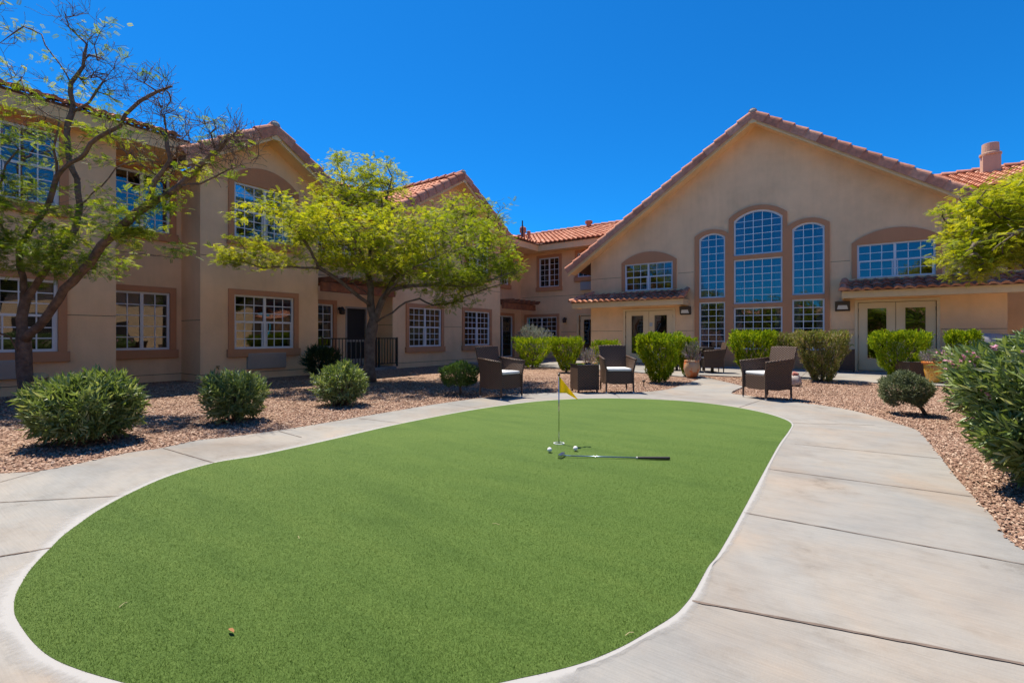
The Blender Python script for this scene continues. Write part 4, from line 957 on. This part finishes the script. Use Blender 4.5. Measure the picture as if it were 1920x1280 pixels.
# ------------------------------------------------------------------ shrubs
def lump(dirs, ph, amp):
    return 1+amp*(np.sin(dirs[:, 0]*4.1+ph)*np.cos(dirs[:, 1]*3.7+ph*2)+.6*np.sin(dirs[:, 2]*6.3+dirs[:, 0]*5+ph*3)+.5*np.sin(dirs[:, 1]*9+ph*5))
def shrub(name, label, cat, loc, R0, Hh_, shape, nshoot, nleaf, leaf, lw, mat, stemmat=BARK2, up=.5, spread=.6, shootlen=.12, group=None, z0=.05, trunk=None, flowers=0, ry=None, rz=0, lean=(0, 0), nstem=14, shell=.75, ph=None, top_only=False):
    t = thing(name, label, cat, loc, rz, group); ph = random.uniform(0, 9) if ph is None else ph; ry = ry or R0
    n = nshoot; u = norm(rng.normal(size=(n, 3)))
    if shape == 'box':      # clipped: flat top, narrowing to the foot
        h = rng.uniform(0, 1, n); topm = rng.uniform(0, 1, n) < .34; h[topm] = 1
        an = rng.uniform(0, 2*math.pi, n); rad = .26+.74*np.clip(h*1.25, 0, 1)**.75
        rr = np.where(topm, np.sqrt(rng.uniform(0, 1, n)), shell+(1-shell)*rng.uniform(0, 1, n)**.4)
        sq = 1/np.maximum(np.abs(np.cos(an)), np.abs(np.sin(an)))**.45
        dirs = np.stack([np.cos(an), np.sin(an), h*2-1], 1); rr = rr*rad*sq*lump(dirs, ph, .11)*rng.uniform(.9, 1.08, n)
        P = np.stack([np.cos(an)*rr*R0, np.sin(an)*rr*ry, z0+(Hh_-z0)*(h*(.94)+.03*np.sin(an*5+ph)+.03*np.sin(an*2+rr*5+ph*2)+rng.uniform(-.06, .05, n))], 1)
        outd = np.stack([np.cos(an), np.sin(an), np.where(topm, 2.2, .35)], 1)
    else:                   # rounded mound
        r = rng.uniform(0, 1, n)**.33; r = np.where(rng.uniform(0, 1, n) < shell, .86+.14*rng.uniform(0, 1, n), r)
        u[:, 2] = np.where(u[:, 2] < -.75, -u[:, 2], u[:, 2]); rr = r*lump(u, ph, .12)
        hz = (Hh_-z0)/2; P = np.stack([u[:, 0]*rr*R0, u[:, 1]*rr*ry, z0+hz+np.sign(u[:, 2])*np.abs(u[:, 2])**.8*rr*hz], 1)
        wid = .75+.25*np.clip((P[:, 2]-z0)/(Hh_*.5), 0, 1); P[:, 0] *= wid; P[:, 1] *= wid
        outd = u.copy()
    P[:, 0] += lean[0]; P[:, 1] += lean[1]
    axd = norm(norm(outd)*(1-up)+np.array([0, 0, 1])*up+rng.normal(0, .25, (n, 3)))
    k = nleaf; ax_ = np.repeat(axd, k, 0); base = np.repeat(P, k, 0); tt = np.tile(np.linspace(0, 1, k), n)
    loc_ = base+ax_*((tt-.8)*shootlen)[:, None]
    ld = norm(ax_+norm(rng.normal(size=(n*k, 3)))*spread*(1.3-.6*tt)[:, None])
    T, TF = LEAF(lw); sz = rng.uniform(.7, 1.15, n*k)*leaf
    loc_[:, 2] = np.maximum(loc_[:, 2], .02)
    V, F = stamp(T, TF, frames(ld, ax_*.6+rng.normal(0, .5, (n*k, 3))), loc_, sz)
    V[:, 2] = np.maximum(V[:, 2], .004)
    rn = np.clip(np.repeat(rng.beta(2, 2.2, n), k)*.65+rng.uniform(0, .35, n*k), 0, 1)
    arr_mesh('foliage', V, F, mat, np.repeat(rn, 4), t)
    st = MB()
    if trunk:
        (tx, ty), rr_, hh = trunk
        st.tube([(tx, ty, -.05), (tx*.7+lean[0]*.3, ty*.7+lean[1]*.3, hh*.4), (tx*.1+lean[0]*.9, ty*.1+lean[1]*.9, hh)], [rr_*1.2, rr_, rr_*.8], 8)
        b0 = Vector((tx*.1+lean[0]*.9, ty*.1+lean[1]*.9, hh))
    else: b0 = None
    for i in np.linspace(0, n-1, nstem).astype(int):
        e = Vector(P[i])*.93; s0 = b0 if b0 is not None else Vector((random.uniform(-.3, .3)*R0*.5, random.uniform(-.3, .3)*ry*.5, -.03))
        e.z = P[i][2]*.95; mid = (s0*.45+e*.55); mid.z = s0.z+(e.z-s0.z)*.4
        st.tube([s0, mid, e], [.012*Hh_+.004, .008*Hh_+.003, .003], 5)
    st.build('stem', stemmat, t, smooth=True)
    if flowers:
        idx = rng.choice(n, flowers, replace=False); FP_ = []; FD = []
        for i in idx:
            for _ in range(random.randint(5, 12)):
                FP_.append(P[i]+axd[i]*.05+rng.normal(0, .022, 3)); FD.append(axd[i])
        FP_ = np.array(FP_); FD = np.array(FD); q_ = 5
        T, TF = LEAF(.75); dd = norm(np.repeat(FD, q_, 0)*.5+norm(rng.normal(size=(len(FD)*q_, 3))))
        V, F = stamp(T, TF, frames(dd), np.repeat(FP_, q_, 0), np.full(len(dd), .024))
        arr_mesh('blossom', V, F, PINK, np.repeat(rng.uniform(0, 1, len(dd)), 4), t)
    return t
def px_shrub(name, label, cat, px, pyb, wpx, hpx, **kw):
    d = CH*FP/(pyb-HOR); kw2 = dict(kw); dd = d+wpx/2/FP*d*.8
    loc = W((px-960)/FP*dd, dd, -.02)
    return shrub(name, label, cat, loc, wpx/2/FP*dd*(.80 if kw['shape'] == 'box' else .92), hpx/FP*dd+.02, **kw2)
OLE = dict(shape='mound', leaf=.10, lw=.22, mat=L_OLE, up=.35, spread=.95, shootlen=.16, nleaf=9, z0=.02)
g_ = 'low oleander shrubs in the left gravel bed'
px_shrub('oleander_shrub', 'largest low oleander, nearest the camera beside the left path', 'shrub', 165, 842, 186, 118, nshoot=900, group=g_, **OLE)
px_shrub('oleander_shrub', 'rounded oleander in the gravel between the big left one and the tree', 'shrub', 439, 795, 112, 84, nshoot=560, group=g_, **dict(OLE, leaf=.09))
px_shrub('oleander_shrub', 'open twiggy oleander in front of the multi-stem tree trunk', 'shrub', 640, 763, 100, 70, nshoot=430, group=g_, nstem=60, **dict(OLE, leaf=.09, shell=.6))
px_shrub('spiky_shrub', 'dark spiky shrub against the wall by the porch railing', 'shrub', 604, 706, 66, 48, nshoot=240, nleaf=7, leaf=.2, lw=.07, mat=L_DRK, shape='mound', up=.55, spread=.5, shootlen=.12, z0=.02)
px_shrub('clipped_shrub', 'small dark clipped shrub on a bare stem left of the path armchair', 'shrub', 862, 742, 80, 58, nshoot=1500, nleaf=9, leaf=.035, lw=.34, mat=L_PIN, shape='mound', up=.35, spread=.9, shootlen=.06, z0=.13, trunk=((.02, 0), .022, .25), stemmat=BARK, nstem=20)
px_shrub('clipped_shrub', 'small grey-green clipped shrub leaning on a bent stem by the right path', 'shrub', 1697, 780, 94, 74, nshoot=2000, nleaf=9, leaf=.030, lw=.34, mat=L_GRY, shape='mound', up=.3, spread=.9, shootlen=.06, z0=.08, trunk=((.25, .02), .022, .24), nstem=46)
# large oleanders on the right
g_ = 'tall pink-flowering oleanders at the right edge'
shrub('oleander_bush', 'nearest tall pink-flowering oleander at the right edge of the path', 'bush', W(4.10, 2.95), .97, 1.06, 'mound', 3800, 10, .105, .23, L_OLE, up=.3, spread=.95, shootlen=.2, z0=.02, flowers=60, ry=1.0, rz=R(35), group=g_, nstem=50, shell=.7)
shrub('oleander_bush', 'farther tall oleander with pink blossom beside the orange pot', 'bush', W(6.0, 5.12), .93, .95, 'mound', 2500, 10, .105, .23, L_OLE, up=.3, spread=.95, shootlen=.2, z0=.02, flowers=40, ry=1.1, rz=R(35), group=g_, nstem=40, shell=.7)
HOP = dict(shape='box', leaf=.05, lw=.34, up=.5, spread=.75, shootlen=.12, nleaf=16, z0=.10)
g_ = 'clipped bright green shrubs in front of the hall'
for (px, pyb, wpx, hpx, ns, mt, lb) in [
    (998, 690, 88, 54, 650, L_HOP, 'clipped green shrub in front of the silver bush, first of the row from the left'),
    (1062, 698, 72, 62, 650, L_HOP, 'round-topped clipped green shrub behind the wicker side table'),
    (1137, 695, 56, 54, 500, L_HOP, 'clipped green shrub mostly hidden behind the forward-facing chair'),
    (1236, 719, 100, 88, 1150, L_HOP, 'big clipped green shrub right of the forward-facing chair'),
    (1287, 706, 44, 70, 500, L_HOP, 'narrow clipped green shrub beside the cream pot'),
    (1412, 714, 96, 88, 1150, L_HOP, 'clipped green shrub behind the right-hand armchair'),
    (1468, 708, 60, 78, 650, L_DRY, 'browning clipped shrub between two fuller ones, behind the armchair back'),
    (1541, 717, 108, 90, 1200, L_DRY, 'clipped shrub with brown dry patches left of the right-hand doors'),
    (1684, 713, 110, 87, 1200, L_HOP, 'clipped green shrub straight in front of the right-hand doors'),
    (1806, 712, 60, 88, 700, L_HOP, 'clipped green shrub peeping above the large oleander')]:
    px_shrub('clipped_hedge_shrub', lb, 'shrub', px, pyb, wpx, hpx, nshoot=int(ns*1.5), mat=mt, group=g_, trunk=((0, 0), .035, .22), nstem=14, **HOP)
shrub('silver_bush', 'silvery grey bush in front of the far ground-floor window', 'bush', W(.78, 17.6), .72, 1.42, 'mound', 650, 9, .05, .35, L_SAG, up=.5, spread=.7, shootlen=.14, z0=.35, nstem=90, shell=.5)

# pots
def pot(name, label, px, pyb, prof, mat, rimmat, hplant, rplant, n_, plabel, d=None):
    loc = G(px, pyb) if d is None else W((px-960)/FP*d, d)
    t = thing(name, label, 'pot', loc)
    b = MB().lathe(prof, 28).build('vessel', mat, t, smooth=True)
    r1, z1 = prof[-1]
    MB().lathe([(r1+.0, z1-.05), (r1+.03, z1-.045), (r1+.035, z1-.0), (r1+.0, z1+.01), (r1-.03, z1+.005), (r1-.035, z1-.04)], 28).build('rim', rimmat, t, smooth=True)
    p_ = shrub('potted_plant', plabel, 'potted plant', loc+Vector((0, 0, z1-.03)), rplant, hplant, 'mound', n_, 8, .05, .2, L_LAV, up=.6, spread=.6, shootlen=.12, z0=.0, nstem=18)
pot('painted_pot', 'orange painted pot between the left-hand shrubs', 1104, 690, [(.10, 0), (.14, .03), (.19, .20), (.21, .30)], TALA, TERRA, .42, .24, 120, 'silvery lavender plant growing in the left orange pot', d=13.2)
pot('cream_urn', 'tall cream urn with an orange flower beside the narrow shrub', 1297, 707, [(.11, 0), (.15, .05), (.20, .22), (.19, .36), (.15, .43)], CREAM, CREAM, .50, .26, 120, 'purple-flowered plant growing in the cream urn')
pot('painted_pot', 'large orange painted pot in front of the right-hand hall wall beside the oleander', 1753, 717, [(.12, 0), (.15, .03), (.19, .25), (.21, .47)], TALA, TERRA, .28, .30, 170, 'sprawling lavender plant growing in the right orange pot')

# ------------------------------------------------------------------ trees
FT, FF = frond_template()
def tree(name, label, base, limbs, blobs, trunk_r, leafmat, bark, nfr, fsize, seedn, twig=.004, extra=None, step=.22, expo=.5, droop=.35, hue=0):
    rs = np.random.default_rng(seedn)
    pos = []; par = []
    def addnode(p, q): pos.append(np.array(p, float)); par.append(q); return len(pos)-1
    keys = {}
    for li, limb in enumerate(limbs):       # each limb: list of world points, first one snaps to nearest existing node
        pts = [np.array(p, float) for p in limb]
        if li == 0: cur = addnode(pts[0], -1)
        else: cur = int(np.argmin(np.linalg.norm(np.array(pos)-pts[0], axis=1)))
        for p in pts[1:]:
            a = pos[cur].copy(); L_ = np.linalg.norm(p-a); k = max(1, int(L_/.16))
            for i in range(1, k+1):
                q_ = a+(p-a)*i/k
                if i < k: q_ = q_+rs.normal(0, .012, 3)
                cur = addnode(q_, cur)
    n0 = len(pos)
    targets = []; flags = []
    for (c_, rad, cnt, lf) in blobs:
        u = norm(rs.normal(size=(cnt, 3)))*(rs.uniform(0, 1, (cnt, 1))**.40)
        # axes: camera right, away, up
        o = u*np.array(rad)
        wpt = np.array(c_)+np.stack([cs*o[:, 0]-sn*o[:, 1], sn*o[:, 0]+cs*o[:, 1], o[:, 2]], 1)
        targets.append(wpt); flags.append(np.where(rs.uniform(0, 1, cnt) < lf, 1, 0))
    T = np.concatenate(targets); fl_ = np.concatenate(flags)
    skel = np.array(pos); dist = np.min(np.linalg.norm(T[:, None]-skel[None, 2:], axis=2), axis=1)
    order = np.argsort(dist); tips = []
    PP = np.zeros((n0+len(T)*14, 3)); PP[:n0] = skel; cnt = n0
    trunk_skip = max(2, int(.9/.16))
    for ti in order:
        p = T[ti]; dv = np.linalg.norm(PP[trunk_skip:cnt]-p, axis=1)+.35*np.maximum(0, PP[trunk_skip:cnt, 2]-p[2])
        j = int(np.argmin(dv))+trunk_skip; a = PP[j]; L_ = np.linalg.norm(p-a)
        if L_ > 1.9: fl = 0; continue
        k = max(1, min(12, int(L_/step))); bow = rs.normal(0, .07*L_, 3); bow[2] = -abs(bow[2])*.6
        cur = j
        for i in range(1, k+1):
            t_ = i/k; q_ = a+(p-a)*t_+bow*math.sin(math.pi*t_)+rs.normal(0, .012, 3)*(i < k)
            pos.append(q_); par.append(cur); PP[cnt] = q_; cnt += 1; cur = cnt-1
        tips.append((cur, fl_[ti]))
    for (ti_, f0) in list(tips):        # fine twigs at the bare ends
        if f0: continue
        a = pos[par[ti_]]; td = norm(pos[ti_]-a)
        for _ in range(4):
            cur = ti_ if rs.uniform() < .6 else par[ti_]; dd = norm(td*.7+rs.normal(0, .55, 3)+np.array([0, 0, .35])); p = pos[cur]
            for q in range(3):
                p = p+dd*rs.uniform(.05, .10); dd = norm(dd+rs.normal(0, .25, 3)); pos.append(p.copy()); par.append(cur); cur = len(pos)-1
    n = len(pos); ch = [[] for _ in range(n)]
    for i in range(n):
        if par[i] >= 0: ch[par[i]].append(i)
    wgt = np.zeros(n)
    for i in range(n-1, -1, -1):
        if not ch[i]: wgt[i] = 1
        if par[i] >= 0: wgt[par[i]] += wgt[i]
    # nodes are appended after their parents, so the reverse pass above is complete
    w0 = wgt[0]; rad = np.maximum(twig, trunk_r*(wgt/w0)**expo)
    mb = MB(); stack = [(0, None)]
    while stack:
        st, pr = stack.pop(); chain = [] if pr is None else [pr]
        cur = st
        while True:
            chain.append(cur)
            if not ch[cur]: break
            c2 = sorted(ch[cur], key=lambda q: -wgt[q])
            for o_ in c2[1:]: stack.append((o_, cur))
            cur = c2[0]
        pts = [pos[q] for q in chain]; rr = [rad[q] for q in chain]
        if pr is not None: rr[0] = min(rad[pr]*.9, rr[1]*1.25)
        if pr is None: rr[0] *= 1.45; rr[1] *= 1.2
        big = max(rr); mb.tube(pts, rr, 12 if big > .05 else (7 if big > .015 else 4), cap=True)
    t = thing(name, label, 'tree', Vector(base)); inv = -Vector(base)
    mb.v = [(v[0]+inv.x, v[1]+inv.y, v[2]+inv.z) for v in mb.v]
    tr = mb.build('trunk', bark, t, smooth=True, recalc=False)
    # fronds
    loc = []; dirs = []; rr = []
    for (i, lf) in tips:
        if not lf: continue
        a = pos[par[i]]; tdir = pos[i]-a; tdir = tdir/max(1e-6, np.linalg.norm(tdir))
        clump = rs.beta(2, 2)
        if hue: clump = np.clip(clump-hue*max(0, (cs*(pos[i][0]-base[0])+sn*(pos[i][1]-base[1]))-.6), 0, 1)
        for _ in range(nfr):
            b_ = pos[i]-tdir*rs.uniform(-.05, .18)+rs.normal(0, .085, 3)*np.array([1, 1, .45])
            dd = tdir*.5+rs.normal(0, .7, 3); dd[2] = dd[2]*.45-droop*rs.uniform(0, 1)+.15
            loc.append(b_); dirs.append(dd); rr.append(np.clip(clump*.6+rs.uniform(0, .4), 0, 1))
    if loc:
        loc = np.array(loc); dirs = np.array(dirs); m_ = len(loc)
        ref = np.tile([0, 0, 1.], (m_, 1))+rs.normal(0, .35, (m_, 3))
        V, F = stamp(FT, FF, frames(dirs, ref), loc+np.array(inv), rs.uniform(.65, 1.15, m_)*fsize)
        arr_mesh('crown', V, F, leafmat, np.repeat(rr, len(FT)), t)
    return t, tr
def limb(d, *pts):          # points (px, py[, distance])
    out = []
    for p in pts: out.append(D(p[0], p[1], p[2] if len(p) > 2 else d))
    return out
def blob(px, py, d, rx, rd, rz_, cnt, lf): return (D(px, py, d), (rx/FP*d, rd, rz_/FP*d), cnt, lf)
# tree at the left edge
d1 = 7.7; b1 = G(57, 753); b1.z = -.03
lm = [[b1] + limb(d1, (48, 715), (45, 675), (44, 640), (40, 600), (47, 565), (45, 537), (37, 500), (36, 470), (42, 455), (60, 425, 7.6), (87, 390, 7.5), (107, 330, 7.4), (132, 305, 7.3)),
      limb(d1, (45, 655), (75, 610, 7.6), (100, 575, 7.5), (120, 542, 7.4), (150, 512, 7.3), (170, 492, 7.2), (190, 460, 7.1), (212, 440, 7), (240, 415, 6.9), (277, 385, 6.9), (305, 370, 6.8), (332, 352, 6.8), (375, 345, 6.7), (425, 320, 6.6), (480, 303, 6.5)),
      limb(d1, (44, 660), (20, 632, 7.5), (0, 625, 7.3), (-40, 590, 7), (-80, 520, 6.8), (-110, 420, 6.7)),
      limb(d1, (47, 565), (65, 537), (85, 507), (105, 485), (125, 455), (140, 432, 7.9), (150, 387, 8), (145, 335, 8), (130, 300, 8), (125, 250, 8), (135, 212, 8), (132, 175, 8), (133, 156, 8), (156, 125, 8), (163, 83, 8), (130, 52, 8), (99, 29, 8), (68, 8, 8)),
      limb(d1, (132, 305, 7.3), (160, 287, 7.2), (185, 257, 7.1), (225, 237, 7), (235, 215, 7), (262, 190, 7), (295, 172, 7), (322, 162, 7)),
      limb(8, (135, 212, 8), (167, 193, 8), (193, 154, 8), (213, 128, 8.1), (229, 112, 8.1), (250, 103, 8.1)),
      limb(8, (133, 156, 8), (112, 120, 8), (99, 104, 8), (78, 65, 8), (44, 50, 8), (26, 62, 8), (0, 81, 8)),
      limb(7.3, (107, 330, 7.4), (100, 280, 7.3), (112, 225, 7.2), (75, 205, 7.2), (50, 180, 7.1), (40, 150, 7.1)),
      limb(7.3, (150, 387, 8), (190, 350, 7.8), (217, 315, 7.7), (270, 300, 7.6), (265, 270, 7.6)),
      limb(6.8, (277, 385, 6.9), (290, 340, 6.9), (320, 300, 6.8), (312, 250, 6.8), (308, 215, 6.8)),
      limb(6.7, (332, 352, 6.8), (375, 310, 6.7), (405, 285, 6.6), (440, 250, 6.5), (456, 222, 6.5)),
      limb(6.8, (405, 285, 6.6), (395, 250, 6.6), (380, 225, 6.6)),
      limb(7.2, (170, 492, 7.2), (215, 480, 7.2), (250, 478, 7.1), (290, 480, 7), (330, 470, 6.9), (345, 462, 6.9)),
      limb(7.6, (36, 470), (15, 445, 7.5), (-10, 400, 7.4), (0, 350, 7.4), (10, 310, 7.4), (35, 280, 7.3)),
      limb(6.8, (-80, 520, 6.8), (-40, 480, 6.6), (0, 460, 6.5))]
bl = [blob(60, 430, 7.4, 70, .8, 60, 100, 1), blob(20, 470, 7.2, 55, .7, 45, 80, 1), blob(150, 480, 7.3, 60, .8, 38, 90, 1), blob(235, 420, 6.9, 45, .5, 40, 60, 1), blob(150, 380, 7.4, 60, .8, 50, 38, .9), blob(30, 330, 7.3, 60, .8, 60, 44, .85),
      blob(300, 370, 6.8, 35, .4, 25, 26, 1), blob(110, 250, 7.5, 70, .8, 50, 60, .65), blob(90, 150, 7.8, 70, .8, 60, 60, .45), blob(215, 240, 7.1, 45, .5, 25, 30, .7), blob(200, 140, 8, 50, .5, 50, 45, .03), blob(290, 180, 7, 50, .5, 45, 40, .02),
      blob(160, 60, 8, 60, .5, 50, 30, .15), blob(320, 240, 6.8, 35, .4, 45, 36, .03), blob(420, 270, 6.6, 60, .5, 45, 85, .05), blob(300, 310, 7.2, 80, .6, 40, 50, .08), blob(400, 320, 6.7, 40, .3, 20, 22, .35), blob(330, 466, 6.9, 22, .2, 8, 8, 1), blob(20, 40, 8, 40, .5, 40, 25, .4),
      blob(-70, 400, 6.9, 70, .8, 110, 110, .8), blob(-40, 230, 7.3, 60, .7, 80, 60, .6), blob(70, 500, 7.5, 50, .5, 20, 30, 1)]
t1, tr1 = tree('mesquite_tree', 'sparse half-bare mesquite tree with a dark crooked trunk at the left edge', b1, lm, [(c_, r_, int(n_*(.52 if lf_ > .3 else 1)), lf_) for c_, r_, n_, lf_ in bl], 0.100, L_MES, BARK, 19, .10, 11, twig=.0026, expo=.60)
st = MB(); q0 = D(70, 745, 7.6)-b1; q1 = D(77, 704, 7.5)-b1; st.tube([q0, q0.lerp(q1, .5), q1], [.12, .10, .092], 14, cap=True); stub = st.build('branch_stub', BARK, t1, smooth=False)
ax_ = (q1-q0).normalized(); ct = MB(); ct.tube([q1-ax_*.004, q1+ax_*.006], [.090, .086], 14); ct.build('cut_face', CUTW, stub)
# spreading tree in the middle of the left bed
d2 = 11.1; b2 = G(692, 714); b2.z = -.03
lm = [[b2] + limb(d2, (691, 695), (693, 655), (696, 625), (700, 595), (695, 557), (690, 512, 11.2), (694, 470, 11.3), (702, 432, 11.4), (705, 407, 11.4), (725, 370, 11.3), (735, 332, 11.3), (725, 310, 11.3)),
      limb(d2, (697, 580), (687, 566, 10.9), (662, 547, 10.7), (635, 525, 10.5), (600, 503, 10.2), (580, 465, 10), (560, 435, 9.9), (525, 412, 9.8), (497, 397, 9.8)),
      limb(10.2, (600, 503, 10.2), (550, 500, 9.9), (492, 502, 9.7), (462, 492, 9.6), (432, 485, 9.5), (412, 487, 9.5)),
      limb(d2, (698, 605), (707, 590, 11.1), (717, 562, 11), (732, 545, 10.9), (762, 537, 10.7), (825, 532, 10.3), (875, 537, 10), (920, 525, 9.9), (960, 510, 9.9)),
      limb(d2, (697, 615), (715, 597, 11), (735, 587, 10.9), (760, 567, 10.8), (787, 560, 10.7), (812, 572, 10.6), (837, 570, 10.5), (875, 555, 10.4), (915, 540, 10.3), (950, 530, 10.3)),
      limb(d2, (717, 562, 11), (740, 520, 11.4), (790, 490, 11.9), (850, 450, 12.3), (890, 420, 12.5)),
      limb(d2, (690, 512, 11.2), (660, 470, 11.6), (645, 420, 12), (650, 370, 12.2), (640, 320, 12.2), (625, 290, 12.2)),
      limb(d2, (695, 557), (650, 520, 11.8), (600, 480, 12.4), (550, 450, 12.8)),
      limb(d2, (717, 562, 11), (760, 510, 10.2), (820, 480, 9.5), (880, 460, 9.1)),
      limb(d2, (690, 530, 11.2), (680, 480, 10.4), (660, 440, 9.6), (640, 420, 9.2)),
      limb(12, (790, 490, 11.9), (830, 520, 12.8), (880, 530, 13.3)), limb(12, (650, 370, 12.2), (700, 340, 12.1), (740, 350, 12))]
bl = [blob(720, 510, 10.9, 90, 1.4, 28, 90, 1), blob(830, 520, 10.4, 80, 1.3, 34, 110, 1), blob(660, 350, 12, 85, 1.2, 55, 130, 1), blob(700, 455, 11.1, 150, 2.4, 48, 330, 1), blob(620, 430, 10.6, 90, 1.6, 50, 170, 1), blob(790, 440, 10.8, 110, 2.0, 50, 220, 1), blob(490, 472, 9.8, 70, .9, 34, 72, 1), blob(550, 395, 10, 66, 1.1, 28, 38, 1), blob(470, 400, 9.8, 38, .5, 24, 9, 1),
      blob(660, 315, 12.1, 50, .8, 30, 60, 1), blob(720, 330, 11.8, 45, .8, 38, 50, .9), blob(700, 375, 11.6, 70, 1, 30, 70, .9), blob(870, 400, 12, 65, 1.1, 35, 95, 1), blob(910, 470, 10.6, 60, 1.4, 58, 170, 1), blob(880, 525, 10.2, 70, 1.0, 30, 90, 1),
      blob(955, 500, 10.2, 28, .5, 30, 35, 1), blob(850, 565, 10.5, 45, .4, 14, 22, 1), blob(432, 487, 9.5, 26, .3, 10, 16, 1), blob(760, 500, 10.8, 60, 1.2, 22, 60, 1), blob(600, 490, 10.4, 60, 1, 18, 45, 1), blob(940, 400, 12.2, 30, .4, 24, 16, .8)]
tree('spreading_tree', 'broad umbrella-shaped tree with yellow-green feathery crown in the left gravel bed', b2, lm, [(c_, r_, int(n_*.82), f_) for c_, r_, n_, f_ in bl], .125, L_SUN, BARK2, 15, .112, 21, hue=.22, twig=.0035, droop=.22, expo=.56)
# tree whose crown reaches in from the right
d3 = 8.3; b3 = W((2110-960)/FP*d3, d3, -.03)
lm = [[b3] + limb(d3, (2105, 700), (2095, 620), (2080, 560), (2060, 500), (2020, 460), (1980, 440), (1930, 450), (1880, 475), (1840, 500)),
      limb(d3, (2060, 500), (2050, 440), (2020, 380), (1990, 350), (1950, 370), (1900, 400), (1850, 420)),
      limb(d3, (2080, 560), (2120, 480), (2150, 400), (2160, 330)), limb(d3, (1980, 440), (1940, 420, 7.8), (1900, 440, 7.5), (1860, 470, 7.4))]
bl = [blob(1880, 430, 8.2, 95, .9, 60, 250, 1), blob(1855, 380, 8.3, 70, .8, 35, 80, 1), blob(1930, 360, 8.4, 60, 1, 45, 120, 1), blob(1820, 480, 8, 45, .5, 34, 60, 1), blob(1815, 515, 8, 22, .3, 18, 14, 1), blob(2030, 360, 8.4, 120, 1.6, 80, 190, 1), blob(2160, 380, 8.4, 110, 1.6, 80, 120, 1),
      blob(1900, 480, 8, 50, .5, 30, 45, 1)]
tree('feathery_tree', 'bright green feathery tree leaning in at the right in front of the hall', b3, lm, bl, .13, L_SUN, BARK2, 15, .11, 31, twig=.004)
# trees behind the viewer, mirrored in the hall panes
b4 = Vector((-3, -11, -.03))
def up_tree(b, s):
    V_ = lambda x, y, z: b+Vector((x, y, z+.03))
    return [[b, V_(0, 0, .8), V_(.1, 0, 1.7), V_(.2, .1, 2.6), V_(.1, .2, 3.6)], [V_(.1, 0, 1.7), V_(1, .3, 2.6), V_(1.9, .4, 3.3)], [V_(.1, 0, 1.7), V_(-1, -.3, 2.6), V_(-1.8, 0, 3.4)], [V_(.1, 0, 1.7), V_(0, 1.1, 2.7), V_(.2, 2, 3.4)], [V_(.1, 0, 1.7), V_(0, -1.1, 2.7), V_(.2, -2, 3.4)]], [(V_(0, 0, 2.9), (2.5, 2.5, 1.7), 420, 1)]
l4, bb4 = up_tree(b4, 0)
t4, _ = tree('courtyard_tree', 'round green tree behind the viewer, mirrored in the hall panes', b4, l4, bb4, .15, L_MES, BARK2, 9, .26, 41)
for k, (x, y, lb) in enumerate(((3.5, -12.5, 'green tree at the far court corner, mirrored in the right hall panes'), (-9, -10, 'green tree near the left wing behind the viewer, mirrored in the panes'), (-5.8, -13, 'green tree against the low building behind the viewer, mirrored in the panes'), (.6, -13.2, 'second green tree against the low building behind the viewer, mirrored in the panes'))):
    c = copy_tree(t4); c.location = (x, y, -.03); c.rotation_euler = (0, 0, 1.3+k); c['label'] = lb
